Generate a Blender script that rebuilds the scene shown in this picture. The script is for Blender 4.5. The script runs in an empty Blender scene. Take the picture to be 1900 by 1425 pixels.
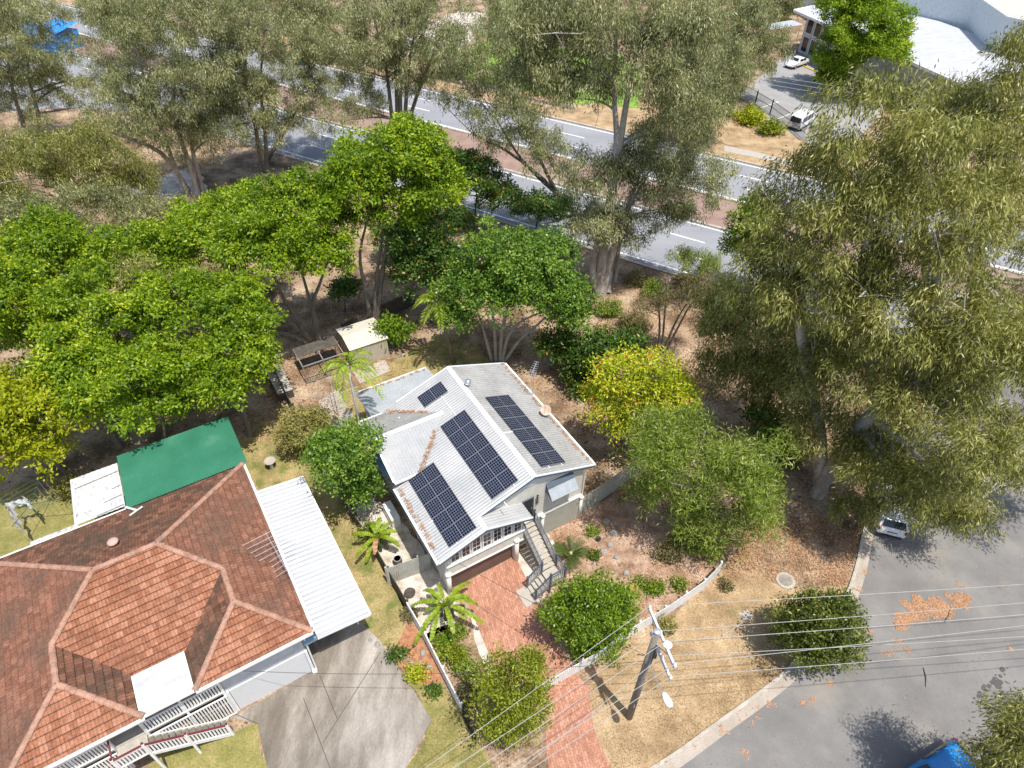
import bpy, math, random
import numpy as np
from mathutils import Vector, Matrix
R = math.radians
S = bpy.context.scene
COL = S.collection
# ------------------------------------------------------------------ camera, light, exposure
CAM_H, FPX, PITCH, ROLL = 35.0, 1240.0, R(42.7), R(-0.95)
_f = Vector((0, math.cos(PITCH), -math.sin(PITCH))); _x = Vector((1, 0, 0)); _d = _f.cross(_x)
_rx = _x * math.cos(ROLL) + _d * math.sin(ROLL)
_dn = -_x * math.sin(ROLL) + _d * math.cos(ROLL)
cam_d = bpy.data.cameras.new('camera'); cam_d.sensor_width = 36; cam_d.lens = 36 * FPX / 1900
cam_d.clip_end = 3000; cam_d.clip_start = 0.5
cam = bpy.data.objects.new('camera', cam_d); COL.objects.link(cam)
cam.matrix_world = Matrix(((_rx.x, -_dn.x, -_f.x, 0), (_rx.y, -_dn.y, -_f.y, 0), (_rx.z, -_dn.z, -_f.z, CAM_H), (0, 0, 0, 1)))
S.camera = cam
SUN_AZ, SUN_EL = R(-51), R(71)          # direction the light comes from
W = bpy.data.worlds.new('World'); S.world = W; W.use_nodes = True
sky = W.node_tree.nodes.new('ShaderNodeTexSky'); sky.sky_type = 'NISHITA'; sky.sun_disc = False
sky.sun_elevation = SUN_EL; sky.sun_rotation = math.atan2(math.cos(SUN_AZ), math.sin(SUN_AZ))
sky.air_density = 1.0; sky.dust_density = 1.5; sky.ozone_density = 1.0
bg = W.node_tree.nodes['Background']; bg.inputs['Strength'].default_value = 0.15
W.node_tree.links.new(sky.outputs['Color'], bg.inputs['Color'])
sl = bpy.data.lights.new('sun', 'SUN'); sl.energy = 4.4; sl.angle = R(0.5); sl.color = (1.0, 0.955, 0.88)
sun = bpy.data.objects.new('sun', sl); COL.objects.link(sun)
_sd = Vector((math.cos(SUN_AZ) * math.cos(SUN_EL), math.sin(SUN_AZ) * math.cos(SUN_EL), math.sin(SUN_EL)))
sun.rotation_euler = (-_sd).to_track_quat('-Z', 'Y').to_euler(); sun.location = (20, -20, 80)
S.view_settings.view_transform = 'Standard'; S.view_settings.look = 'None'
S.view_settings.gamma = 1; S.view_settings.exposure = 0.27
S.cycles.max_bounces = 6; S.cycles.transparent_max_bounces = 4

# ------------------------------------------------------------------ helpers
def ray(px, py):
    a, b = (px - 950) / FPX, (py - 712.5) / FPX
    return _rx * a + _dn * b + _f
def at(px, py, z=0.0):
    r = ray(px, py); t = (z - CAM_H) / r.z
    return Vector((0, 0, CAM_H)) + r * t
def at2(px, py): p = at(px, py); return (p.x, p.y)
def near(base, px, py, push=0.0):
    """point on the sight line that passes closest to the vertical axis over base"""
    r = ray(px, py); h2 = r.x * r.x + r.y * r.y
    t = (base.x * r.x + base.y * r.y) / h2 + push / math.sqrt(h2)
    return Vector((0, 0, CAM_H)) + r * t

class MB:
    def __init__(self): self.v = []; self.f = []; self.uv = []; self.has_uv = False
    def face(self, pts, uvs=None):
        n = len(self.v); self.v += [tuple(p) for p in pts]; self.f.append(tuple(range(n, n + len(pts))))
        if uvs: self.has_uv = True
        self.uv.append(uvs or [(0, 0)] * len(pts))
    def faces(self, verts, fs):
        n = len(self.v); self.v += [tuple(p) for p in verts]
        for f in fs: self.f.append(tuple(n + i for i in f)); self.uv.append([(0, 0)] * len(f))
    def box(self, x0, x1, y0, y1, z0, z1):
        self.faces([(x0, y0, z0), (x1, y0, z0), (x1, y1, z0), (x0, y1, z0), (x0, y0, z1), (x1, y0, z1), (x1, y1, z1), (x0, y1, z1)],
                   [(0, 3, 2, 1), (4, 5, 6, 7), (0, 1, 5, 4), (1, 2, 6, 5), (2, 3, 7, 6), (3, 0, 4, 7)])
    def bar(self, p, q, w, h, up=(0, 0, 1)):
        p = Vector(p); q = Vector(q); d = (q - p).normalized(); u = Vector(up)
        if abs(d.dot(u)) > .98: u = Vector((0, 1, 0))
        s = d.cross(u).normalized() * w / 2; n = s.cross(d).normalized() * h / 2
        self.faces([p - s - n, p + s - n, p + s + n, p - s + n, q - s - n, q + s - n, q + s + n, q - s + n],
                   [(0, 3, 2, 1), (4, 5, 6, 7), (0, 1, 5, 4), (1, 2, 6, 5), (2, 3, 7, 6), (3, 0, 4, 7)])
    def prism(self, pts, z0, z1):
        n = len(pts); a = sum(pts[i][0] * pts[(i + 1) % n][1] - pts[(i + 1) % n][0] * pts[i][1] for i in range(n))
        if a < 0: pts = pts[::-1]
        self.faces([(p[0], p[1], z0) for p in pts] + [(p[0], p[1], z1) for p in pts],
                   [tuple(range(n - 1, -1, -1)), tuple(range(n, 2 * n))] + [(i, (i + 1) % n, n + (i + 1) % n, n + i) for i in range(n)])
    def vprism(self, pts, y0, y1):      # polygon in x,z extruded along y
        n = len(pts)
        self.faces([(p[0], y0, p[1]) for p in pts] + [(p[0], y1, p[1]) for p in pts],
                   [tuple(range(n)), tuple(range(2 * n - 1, n - 1, -1))] + [(i, n + i, n + (i + 1) % n, (i + 1) % n) for i in range(n)])
    def uprism(self, pts, x0, x1):      # polygon in y,z extruded along x
        n = len(pts)
        self.faces([(x0, p[0], p[1]) for p in pts] + [(x1, p[0], p[1]) for p in pts],
                   [tuple(range(n)), tuple(range(2 * n - 1, n - 1, -1))] + [(i, n + i, n + (i + 1) % n, (i + 1) % n) for i in range(n)])
    def tube(self, pts, rad, n=6, cap=True):
        pts = [Vector(p) for p in pts]
        if not hasattr(rad, '__len__'): rad = [rad] * len(pts)
        k = len(pts); vs = []
        for i, p in enumerate(pts):
            d = (pts[min(i + 1, k - 1)] - pts[max(i - 1, 0)]).normalized()
            a = Vector((1, 0, 0)) if abs(d.x) < .8 else Vector((0, 1, 0))
            s = d.cross(a).normalized(); t = d.cross(s)
            for j in range(n):
                c = 2 * math.pi * j / n
                vs.append(p + (s * math.cos(c) + t * math.sin(c)) * rad[i])
        fs = [(i * n + j, i * n + (j + 1) % n, (i + 1) * n + (j + 1) % n, (i + 1) * n + j) for i in range(k - 1) for j in range(n)]
        if cap: fs += [tuple(range(n - 1, -1, -1)), tuple(range((k - 1) * n, k * n))]
        self.faces(vs, fs)
    def lathe(self, prof, c=(0, 0, 0), n=16):
        vs = [(c[0] + r * math.cos(2 * math.pi * j / n), c[1] + r * math.sin(2 * math.pi * j / n), c[2] + z) for r, z in prof for j in range(n)]
        k = len(prof)
        fs = [(i * n + j, i * n + (j + 1) % n, (i + 1) * n + (j + 1) % n, (i + 1) * n + j) for i in range(k - 1) for j in range(n)]
        fs += [tuple(range(n - 1, -1, -1)), tuple(range((k - 1) * n, k * n))]
        self.faces(vs, fs)
    def build(self, name, mat, parent=None, smooth=False, label=None):
        me = bpy.data.meshes.new(name); me.from_pydata(self.v, [], self.f); me.update()
        if self.has_uv:
            l = me.uv_layers.new(name='UVMap'); l.data.foreach_set('uv', [c for u in self.uv for p in u for c in p])
        me.materials.append(mat)
        if smooth: me.polygons.foreach_set('use_smooth', [True] * len(me.polygons))
        o = bpy.data.objects.new(name, me); COL.objects.link(o)
        if parent: o.parent = parent
        if label: o['label'] = label
        return o
def tag(o, label, cat, group=None, kind=None):
    if label: o['label'] = label
    if cat: o['category'] = cat
    if group: o['group'] = group
    if kind: o['kind'] = kind
    return o
def thing(name, label, cat, loc=(0, 0, 0), rz=0.0, group=None):
    o = bpy.data.objects.new(name, None); COL.objects.link(o); o.empty_display_size = .3
    o.location = loc; o.rotation_euler = (0, 0, rz)
    return tag(o, label, cat, group)
def copy_thing(r, loc, rz, label, group=None):
    c = r.copy(); COL.objects.link(c); c.location = loc; c.rotation_euler = (0, 0, rz); c['label'] = label
    if group: c['group'] = group
    for ch in list(r.children):
        d = ch.copy(); COL.objects.link(d); d.parent = c
        for g in list(ch.children):
            e = g.copy(); COL.objects.link(e); e.parent = d
    return c
def structure(o): o['kind'] = 'structure'; return o

def clip(poly, ax, lo, hi):
    """poly of (s,t) tuples clipped to lo<=coord[ax]<=hi"""
    for sgn, lim in ((1, lo), (-1, -hi)):
        out = []
        for i in range(len(poly)):
            a, b = poly[i], poly[(i + 1) % len(poly)]
            da, db = sgn * a[ax] - lim, sgn * b[ax] - lim
            if da >= 0: out.append(a)
            if (da > 0 and db < 0) or (da < 0 and db > 0):
                k = da / (da - db); out.append((a[0] + (b[0] - a[0]) * k, a[1] + (b[1] - a[1]) * k))
        poly = out
        if len(poly) < 3: return []
    return poly
def frame(poly, down):
    p = [Vector(q) for q in poly]; n = (p[1] - p[0]).cross(p[2] - p[0]).normalized()
    if n.z < 0: n = -n
    d = Vector(down); d = (d - n * d.dot(n)).normalized(); s = n.cross(d)
    return p, n, d, s
def corrug(mb, poly, down, pitch=.15, amp=.022):
    p, n, d, s = frame(poly, down); o = p[0]
    st = [((q - o).dot(s), (q - o).dot(d)) for q in p]; off = o.dot(s); h = pitch / 2
    k0 = math.floor((min(a[0] for a in st) + off) / h); k1 = math.ceil((max(a[0] for a in st) + off) / h)
    for k in range(k0, k1):
        c = clip(st, 0, k * h - off, (k + 1) * h - off)
        if not c: continue
        pts = []
        for (a, b) in c:
            fr = (a + off) / h - k; e = fr if k % 2 == 0 else 1 - fr
            pts.append(o + s * a + d * b + n * amp * e)
        mb.face(pts, [(a + off, b) for a, b in c])
def tiles(mb, poly, down, course=.34, lip=.045):
    p, n, d, s = frame(poly, down); o = p[0]
    st = [((q - o).dot(s), (q - o).dot(d)) for q in p]; z0 = max(p, key=lambda q: q.z)
    off = o.z / max(1e-6, -d.z)
    t0 = min(a[1] for a in st); t1 = max(a[1] for a in st); so = o.dot(s)
    k0 = math.floor((t0 - off) / course); k1 = math.ceil((t1 - off) / course)
    for k in range(k0, k1):
        lo, hi = k * course + off, (k + 1) * course + off
        c = clip(st, 1, lo, hi)
        if not c: continue
        H = lambda t: lip * (t - lo) / course
        mb.face([o + s * a + d * b + n * H(b) for a, b in c], [(a + so, b - off) for a, b in c])
        low = sorted([q for q in c if abs(q[1] - hi) < 1e-4])
        if len(low) >= 2:
            a, b = low[0], low[-1]
            mb.face([o + s * a[0] + d * hi, o + s * b[0] + d * hi, o + s * b[0] + d * hi + n * lip, o + s * a[0] + d * hi + n * lip],
                    [(a[0] + so, hi - off)] * 4)

# ------------------------------------------------------------------ materials
def nt(name):
    m = bpy.data.materials.new(name); m.use_nodes = True
    return m, m.node_tree.nodes, m.node_tree.links, m.node_tree.nodes['Principled BSDF']
def ramp(N, stops):
    r = N.new('ShaderNodeValToRGB'); e = r.color_ramp.elements
    while len(e) < len(stops): e.new(.5)
    for i, (p, c) in enumerate(stops): e[i].position = p; e[i].color = (*c, 1)
    return r
def noise(N, L, vec, scale, detail=6, rough=.6):
    t = N.new('ShaderNodeTexNoise'); t.inputs['Scale'].default_value = scale
    t.inputs['Detail'].default_value = detail; t.inputs['Roughness'].default_value = rough
    L.new(vec, t.inputs['Vector']); return t.outputs['Fac']
def mixc(N, L, fac, a, b, mode='MIX'):
    m = N.new('ShaderNodeMix'); m.data_type = 'RGBA'; m.blend_type = mode
    for sock, val in ((m.inputs[0], fac), (m.inputs[6], a), (m.inputs[7], b)):
        if isinstance(val, (int, float)): sock.default_value = val
        elif isinstance(val, tuple): sock.default_value = (*val, 1)
        else: L.new(val, sock)
    return m.outputs[2]
def coords(N, L, scale=(1, 1, 1), rot=0, kind='Object'):
    tc = N.new('ShaderNodeTexCoord'); mp = N.new('ShaderNodeMapping'); mp.inputs['Scale'].default_value = scale
    mp.inputs['Rotation'].default_value = (0, 0, rot); L.new(tc.outputs[kind], mp.inputs['Vector']); return mp.outputs[0]
def M(name, stops, scale=2.0, fine=30.0, fine_amt=.25, rough=.8, metal=0.0, bump=0.0, bscale=40.0, spots=None, stretch=(1, 1, 1), rot=0, spec=.3):
    """layered noise colour: large patches from stops, fine speckle, optional second-colour spots"""
    m, N, L, B = nt(name); v = coords(N, L, stretch, rot)
    n1 = noise(N, L, v, scale, 8, .62); r = ramp(N, stops); L.new(n1, r.inputs[0]); c = r.outputs[0]
    if fine_amt:
        n2 = noise(N, L, v, fine, 4, .7); r2 = ramp(N, [(.3, (1 - fine_amt,) * 3), (.7, (1 + fine_amt,) * 3)]); L.new(n2, r2.inputs[0])
        c = mixc(N, L, 1.0, c, r2.outputs[0], 'MULTIPLY')
    for sp in (spots or []):
        col, sc, lo, hi = sp[:4]; n3 = noise(N, L, v, sc, 5, .7); r3 = ramp(N, [(lo, (0, 0, 0)), (hi, (1, 1, 1))]); L.new(n3, r3.inputs[0])
        c = mixc(N, L, r3.outputs[0], c, col)
    L.new(c, B.inputs['Base Color']); B.inputs['Roughness'].default_value = rough; B.inputs['Metallic'].default_value = metal
    B.inputs['Specular IOR Level'].default_value = spec
    if bump:
        n4 = noise(N, L, v, bscale, 5, .7); b = N.new('ShaderNodeBump'); b.inputs['Strength'].default_value = bump; b.inputs['Distance'].default_value = .03
        L.new(n4, b.inputs['Height']); L.new(b.outputs[0], B.inputs['Normal'])
    return m
def plain(name, col, rough=.5, metal=0.0, spec=.4, var=.12):
    return M(name, [(.3, tuple(c * (1 - var) for c in col)), (.7, tuple(min(1, c * (1 + var)) for c in col))], 3, 40, var * .5, rough, metal, spec=spec)
def leafmat(name, stops, trans=.3, rough=.45, tint=(1.25, 1.3, .6)):
    m, N, L, B = nt(name)
    a = N.new('ShaderNodeAttribute'); a.attribute_name = 'rnd'
    r = ramp(N, stops); L.new(a.outputs['Fac'], r.inputs[0])
    L.new(r.outputs[0], B.inputs['Base Color']); B.inputs['Roughness'].default_value = rough; B.inputs['Specular IOR Level'].default_value = .35
    t = N.new('ShaderNodeBsdfTranslucent'); L.new(mixc(N, L, 1.0, r.outputs[0], tint, 'MULTIPLY'), t.inputs['Color'])
    mx = N.new('ShaderNodeMixShader'); mx.inputs[0].default_value = trans
    L.new(B.outputs[0], mx.inputs[1]); L.new(t.outputs[0], mx.inputs[2]); L.new(mx.outputs[0], N['Material Output'].inputs['Surface'])
    return m
def brickmat(name, c1, c2, mortar, bw, rh, msize, rot, noise_cols, offset=.5, uv=False, rough=.85, bias=0.0, dirt=None, bump=.3):
    m, N, L, B = nt(name); v = coords(N, L, (1, 1, 1), rot, 'UV' if uv else 'Object')
    t = N.new('ShaderNodeTexBrick'); L.new(v, t.inputs['Vector']); t.offset = offset
    t.inputs['Color1'].default_value = (*c1, 1); t.inputs['Color2'].default_value = (*c2, 1); t.inputs['Mortar'].default_value = (*mortar, 1)
    t.inputs['Scale'].default_value = 1; t.inputs['Mortar Size'].default_value = msize; t.inputs['Brick Width'].default_value = bw
    t.inputs['Row Height'].default_value = rh; t.inputs['Bias'].default_value = bias; t.inputs['Mortar Smooth'].default_value = .3
    c = t.outputs['Color']
    n = noise(N, L, v, .5, 8, .65); r = ramp(N, noise_cols); L.new(n, r.inputs[0]); c = mixc(N, L, 1.0, c, r.outputs[0], 'MULTIPLY')
    n = noise(N, L, v, 9, 6, .7); r = ramp(N, [(.3, (.7, .7, .7)), (.7, (1.25, 1.25, 1.25))]); L.new(n, r.inputs[0]); c = mixc(N, L, 1.0, c, r.outputs[0], 'MULTIPLY')
    for col, sc, lo, hi in (dirt or []):
        n = noise(N, L, v, sc, 7, .7); r = ramp(N, [(lo, (0, 0, 0)), (hi, (1, 1, 1))]); L.new(n, r.inputs[0]); c = mixc(N, L, r.outputs[0], c, col)
    L.new(c, B.inputs['Base Color']); B.inputs['Roughness'].default_value = rough; B.inputs['Specular IOR Level'].default_value = .2
    if bump:
        b = N.new('ShaderNodeBump'); b.inputs['Strength'].default_value = bump; b.inputs['Distance'].default_value = .02; b.invert = True
        L.new(t.outputs['Fac'], b.inputs['Height']); L.new(b.outputs[0], B.inputs['Normal'])
    return m
def boards(name, c, axis, pitch, gap=.12, depth=.55, var=.1, rough=.6):
    """cladding or decking boards: fine lines across one object axis"""
    m, N, L, B = nt(name); tc = N.new('ShaderNodeTexCoord'); sx = N.new('ShaderNodeSeparateXYZ'); L.new(tc.outputs['Object'], sx.inputs[0])
    d = N.new('ShaderNodeMath'); d.operation = 'DIVIDE'; L.new(sx.outputs[axis], d.inputs[0]); d.inputs[1].default_value = pitch
    fr = N.new('ShaderNodeMath'); fr.operation = 'FRACT'; L.new(d.outputs[0], fr.inputs[0])
    r = ramp(N, [(0, (1 - depth,) * 3), (gap, (1, 1, 1)), (1, (1, 1, 1))]); L.new(fr.outputs[0], r.inputs[0])
    n = noise(N, L, tc.outputs['Object'], 2.5, 8, .6); r2 = ramp(N, [(.3, tuple(x * (1 - var) for x in c)), (.7, tuple(x * (1 + var) for x in c))]); L.new(n, r2.inputs[0])
    L.new(mixc(N, L, 1.0, r2.outputs[0], r.outputs[0], 'MULTIPLY'), B.inputs['Base Color']); B.inputs['Roughness'].default_value = rough
    b = N.new('ShaderNodeBump'); b.inputs['Strength'].default_value = .5; b.inputs['Distance'].default_value = .02
    L.new(fr.outputs[0], b.inputs['Height']); L.new(b.outputs[0], B.inputs['Normal'])
    return m
def glassmat(name, col=(.02, .025, .03), rough=.06):
    m, N, L, B = nt(name); B.inputs['Base Color'].default_value = (*col, 1); B.inputs['Roughness'].default_value = rough
    B.inputs['Specular IOR Level'].default_value = .6; return m

m_litter = M('leaf_litter_soil', [(.3, (.065, .045, .029)), (.42, (.19, .128, .078)), (.52, (.33, .23, .15)), (.66, (.48, .36, .245))], .35, 7, .55, .95, bump=.5, bscale=9,
             spots=[((.09, .05, .03), 2.2, .56, .66), ((.42, .34, .12), .22, .60, .74)])
m_verge = M('dry_grass', [(.3, (.21, .14, .075)), (.5, (.38, .265, .15)), (.68, (.50, .37, .225))], .55, 9, .32, .95, bump=.4, bscale=14,
            spots=[((.20, .20, .07), .5, .60, .74), ((.45, .27, .15), 1.4, .60, .72)])
m_lawn = M('patchy_lawn', [(.3, (.20, .15, .065)), (.48, (.30, .245, .10)), (.66, (.41, .31, .15))], .7, 9, .35, .95, bump=.4, bscale=14,
           spots=[((.145, .17, .04), .8, .50, .64), ((.42, .30, .16), 1.3, .58, .70)])
m_greenlawn = M('green_lawn', [(.3, (.15, .15, .04)), (.5, (.235, .215, .07)), (.68, (.36, .285, .125))], .8, 10, .35, .95, bump=.4, bscale=14,
                spots=[((.36, .25, .12), .7, .60, .72)])
m_lush = M('lush_grass', [(.35, (.12, .22, .03)), (.65, (.26, .38, .06))], .5, 6, .35, .9, bump=.5, bscale=8)
m_mulch = M('pink_mulch', [(.32, (.16, .095, .06)), (.5, (.38, .25, .175)), (.68, (.55, .41, .31))], .9, 14, .4, .95, bump=.5, bscale=20,
            spots=[((.09, .06, .035), 1.7, .60, .70)])
m_bark = M('orange_bark', [(.3, (.22, .095, .045)), (.6, (.45, .22, .12))], 4, 25, .4, .95, bump=.6, bscale=30)
m_gravel = M('pale_gravel', [(.32, (.30, .25, .20)), (.5, (.56, .49, .42)), (.7, (.72, .66, .59))], 1.3, 16, .42, .95, bump=.6, bscale=24,
             spots=[((.22, .16, .10), 2.6, .62, .70)])
m_asphalt = M('asphalt', [(.3, (.16, .152, .145)), (.5, (.20, .19, .18)), (.7, (.25, .237, .222))], .35, 45, .2, .92, bump=.15, bscale=60,
              spots=[((.30, .265, .22), .22, .54, .78), ((.13, .125, .12), 1.1, .66, .74), ((.36, .33, .29), 9, .70, .76)])
m_highway = M('highway_asphalt', [(.3, (.24, .245, .265)), (.7, (.31, .315, .335))], .3, 40, .08, .85, stretch=(.3, 1, 1), rot=R(29.7))
m_median = M('median_paving', [(.3, (.24, .155, .125)), (.7, (.34, .24, .195))], .6, 8, .2, .9)
m_kerb = M('kerb_concrete', [(.3, (.34, .30, .25)), (.7, (.52, .47, .40))], 1.2, 20, .2, .9, spots=[((.24, .16, .10), 2, .58, .7)])
m_gutter = M('gutter_concrete', [(.3, (.33, .28, .23)), (.7, (.46, .40, .34))], .8, 20, .2, .9, spots=[((.30, .17, .09), 1.6, .60, .72)])
m_conc = M('stained_concrete', [(.32, (.11, .092, .072)), (.45, (.20, .172, .14)), (.55, (.31, .275, .235)), (.68, (.45, .41, .36))], .30, 14, .2, .9, bump=.15, bscale=30,
           stretch=(1.5, .45, 1), rot=R(-32), spots=[((.16, .135, .105), .55, .56, .72), ((.12, .10, .08), 3, .66, .76)])
m_slab = plain('slab_concrete', (.42, .38, .33), .9)
m_joint = plain('joint_gap', (.09, .08, .065), .95)
m_paver = brickmat('brick_pavers', (.40, .185, .12), (.56, .30, .205), (.27, .155, .11), .26, .13, .010, R(31 + 45), [(.3, (.82, .80, .80)), (.7, (1.15, 1.14, 1.14))], bias=-.1,
                   dirt=[((.46, .30, .20), 1.1, .58, .8)], bump=.2)
m_white = plain('white_paint', (.80, .80, .78), .5)
m_line = plain('line_paint', (.78, .78, .76), .7)
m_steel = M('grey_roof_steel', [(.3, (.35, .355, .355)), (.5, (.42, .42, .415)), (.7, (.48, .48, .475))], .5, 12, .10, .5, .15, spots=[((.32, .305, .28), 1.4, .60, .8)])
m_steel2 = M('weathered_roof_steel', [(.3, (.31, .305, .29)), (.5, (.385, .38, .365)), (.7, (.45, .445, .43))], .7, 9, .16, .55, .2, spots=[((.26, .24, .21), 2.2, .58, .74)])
m_steelb = M('silver_roof_steel', [(.3, (.45, .48, .51)), (.7, (.62, .65, .68))], .7, 9, .12, .45, .3, spots=[((.55, .50, .40), 2.0, .62, .74)])
m_whitesteel = M('white_roof_steel', [(.3, (.42, .43, .45)), (.7, (.54, .55, .57))], .8, 10, .12, .55, 0, spots=[((.62, .60, .58), 1.2, .62, .85)], stretch=(.6, 2.5, 1), rot=R(-32))
m_greenroof = M('green_roof_steel', [(.3, (.030, .155, .090)), (.6, (.045, .20, .12)), (.75, (.10, .26, .175))], .5, 14, .10, .55, 0, spots=[((.45, .50, .42), 9, .74, .78)])
m_oldwhite = M('mildewed_white_sheet', [(.3, (.50, .50, .49)), (.7, (.68, .68, .67))], .8, 8, .08, .6, 0, spots=[((.26, .24, .215), 3.0, .54, .70)], stretch=(2.5, .7, 1))
def tilemat(name, cols, dirt, dlo, dhi, line=.35, pale=.5):
    """interlocking clay tiles: each tile its own tone, rolls down the slope, a darker line along each lap, lichen in patches"""
    m, N, L, B = nt(name); v = coords(N, L, (1 / .30, 1 / .34, 1), 0, 'UV'); vm = coords(N, L, (1, 1, 1), 0, 'UV')
    def vmath(op, a, b=None):
        q = N.new('ShaderNodeVectorMath'); q.operation = op; L.new(a, q.inputs[0])
        if b: q.inputs[1].default_value = b
        return q.outputs[0]
    fl = vmath('FLOOR', v); wn = N.new('ShaderNodeTexWhiteNoise'); wn.noise_dimensions = '2D'; L.new(fl, wn.inputs['Vector'])
    r = ramp(N, cols); L.new(wn.outputs['Value'], r.inputs[0]); c = r.outputs[0]
    sp = N.new('ShaderNodeSeparateXYZ'); L.new(vmath('FRACTION', v), sp.inputs[0])
    s2 = N.new('ShaderNodeSeparateXYZ'); L.new(vmath('FRACTION', vmath('MULTIPLY', v, (2, 1, 1))), s2.inputs[0])
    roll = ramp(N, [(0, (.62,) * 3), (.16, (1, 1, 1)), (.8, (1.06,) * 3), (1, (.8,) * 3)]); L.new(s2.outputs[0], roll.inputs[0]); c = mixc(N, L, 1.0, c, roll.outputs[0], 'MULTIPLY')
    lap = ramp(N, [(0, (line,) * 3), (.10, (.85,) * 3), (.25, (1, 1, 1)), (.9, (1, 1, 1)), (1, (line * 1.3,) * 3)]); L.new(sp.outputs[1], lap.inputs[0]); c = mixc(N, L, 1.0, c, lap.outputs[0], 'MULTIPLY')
    st = coords(N, L, (9, 2.2, 1), 0, 'UV'); n = noise(N, L, st, 1.6, 4, .7); rr = ramp(N, [(.58, (0, 0, 0)), (.72, (pale,) * 3)]); L.new(n, rr.inputs[0]); c = mixc(N, L, rr.outputs[0], c, (.60, .46, .38))
    n = noise(N, L, vm, .45, 9, .68); rr = ramp(N, [(dlo, (0, 0, 0)), (dhi, (1, 1, 1))]); L.new(n, rr.inputs[0]); c = mixc(N, L, rr.outputs[0], c, dirt, 'MIX')
    n = noise(N, L, vm, 7, 6, .7); rr = ramp(N, [(.3, (.62,) * 3), (.7, (1.3,) * 3)]); L.new(n, rr.inputs[0]); c = mixc(N, L, 1.0, c, rr.outputs[0], 'MULTIPLY')
    L.new(c, B.inputs['Base Color']); B.inputs['Roughness'].default_value = .85; B.inputs['Specular IOR Level'].default_value = .2
    b = N.new('ShaderNodeBump'); b.inputs['Strength'].default_value = .6; b.inputs['Distance'].default_value = .03; L.new(s2.outputs[0], b.inputs['Height']); L.new(b.outputs[0], B.inputs['Normal'])
    return m
m_cap = M('ridge_cap_tile', [(.3, (.26, .14, .095)), (.6, (.44, .25, .175))], 2.5, 20, .3, .9, spots=[((.20, .17, .13), 1.5, .56, .68)])
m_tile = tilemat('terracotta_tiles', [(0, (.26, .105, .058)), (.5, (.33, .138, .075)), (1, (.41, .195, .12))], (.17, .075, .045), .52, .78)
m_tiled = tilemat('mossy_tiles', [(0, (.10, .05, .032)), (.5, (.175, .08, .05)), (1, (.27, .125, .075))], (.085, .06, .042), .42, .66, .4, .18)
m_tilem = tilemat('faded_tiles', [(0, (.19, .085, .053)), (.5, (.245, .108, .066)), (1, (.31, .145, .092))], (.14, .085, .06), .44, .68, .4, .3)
m_clad = boards('cream_weatherboard', (.70, .68, .60), 'Z', .2, .2, .6)
m_bat = boards('grey_green_battens', (.42, .42, .36), 'X', .11, .25, .6)
m_cream = plain('cream_paint', (.74, .72, .66), .6)
m_trim = plain('pale_blue_trim', (.62, .68, .72), .5)
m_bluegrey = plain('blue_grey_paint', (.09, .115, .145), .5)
m_wallgrey = plain('pale_grey_wall', (.50, .53, .57), .6)
m_brown = M('brown_door', [(.3, (.115, .075, .06)), (.7, (.16, .105, .085))], 2, 20, .1, .6)
m_roller = boards('white_roller_door', (.80, .81, .82), 'Z', .09, .22, .3, .03)
m_tread = M('tread_timber', [(.3, (.36, .33, .28)), (.7, (.48, .44, .38))], 4, 30, .15, .8)
m_oldtread = M('weathered_tread', [(.3, (.13, .115, .095)), (.7, (.21, .19, .16))], 4, 30, .2, .85)
m_pale_fence = boards('hardwood_palings', (.46, .45, .39), 'X', .12, .12, .5, .2, .85)
m_darkfence = M('dark_timber', [(.3, (.06, .052, .042)), (.7, (.13, .115, .095))], 3, 25, .25, .9)
m_grey_t = M('grey_timber', [(.3, (.20, .18, .155)), (.7, (.33, .30, .26))], 3, 25, .25, .9)
m_maroon = plain('maroon_paint', (.16, .03, .04), .5)
m_glass = glassmat('window_glass')
m_black = plain('black_plastic', (.025, .025, .027), .5)
m_dark = plain('dark_interior', (.03, .03, .032), .9)
m_frame = plain('dark_frame', (.03, .03, .035), .4, .5)
m_metal = plain('galvanised_metal', (.52, .53, .54), .4, .6)
m_greymetal = plain('painted_steel', (.45, .46, .48), .45, .3)
m_dish = M('rusty_dish', [(.35, (.52, .50, .49)), (.6, (.55, .33, .21))], 2.5, 20, .15, .6)
m_pole = M('weathered_pole', [(.3, (.15, .135, .115)), (.7, (.28, .255, .225))], 3, 20, .25, .9, stretch=(1, 1, .15))
m_wire = plain('wire', (.42, .41, .39), .6, .3)
m_thinwire = plain('service_wire', (.06, .06, .06), .6)
m_paintw = M('white_car_paint', [(.3, (.76, .77, .79)), (.7, (.80, .81, .83))], 1, 10, .01, .22, 0, spec=.6)
m_paintb = M('blue_car_paint', [(.3, (.012, .19, .50)), (.7, (.02, .27, .62))], 1.5, 12, .12, .25, 0, spec=.6)
m_tyre = plain('tyre_rubber', (.02, .02, .02), .9)
m_rim = plain('alloy_rim', (.45, .45, .46), .35, .8)
m_red = plain('tail_lamp_red', (.45, .02, .02), .25)
m_lampw = plain('lamp_lens', (.7, .7, .7), .2)
m_terra = plain('terracotta_pot', (.55, .26, .14), .8)
m_rock = M('pale_rock', [(.3, (.22, .20, .18)), (.7, (.46, .42, .38))], 3, 20, .25, .9, bump=.5, bscale=10)
m_trunkw = M('pale_gum_bark', [(.3, (.20, .165, .135)), (.48, (.40, .36, .32)), (.7, (.60, .57, .53))], 1.6, 9, .2, .85, stretch=(1, 1, .35), bump=.3, bscale=12)
m_trunkg = M('grey_bark', [(.3, (.13, .11, .09)), (.7, (.28, .245, .205))], 3, 16, .25, .9, stretch=(1, 1, .35), bump=.4, bscale=12)
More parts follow.
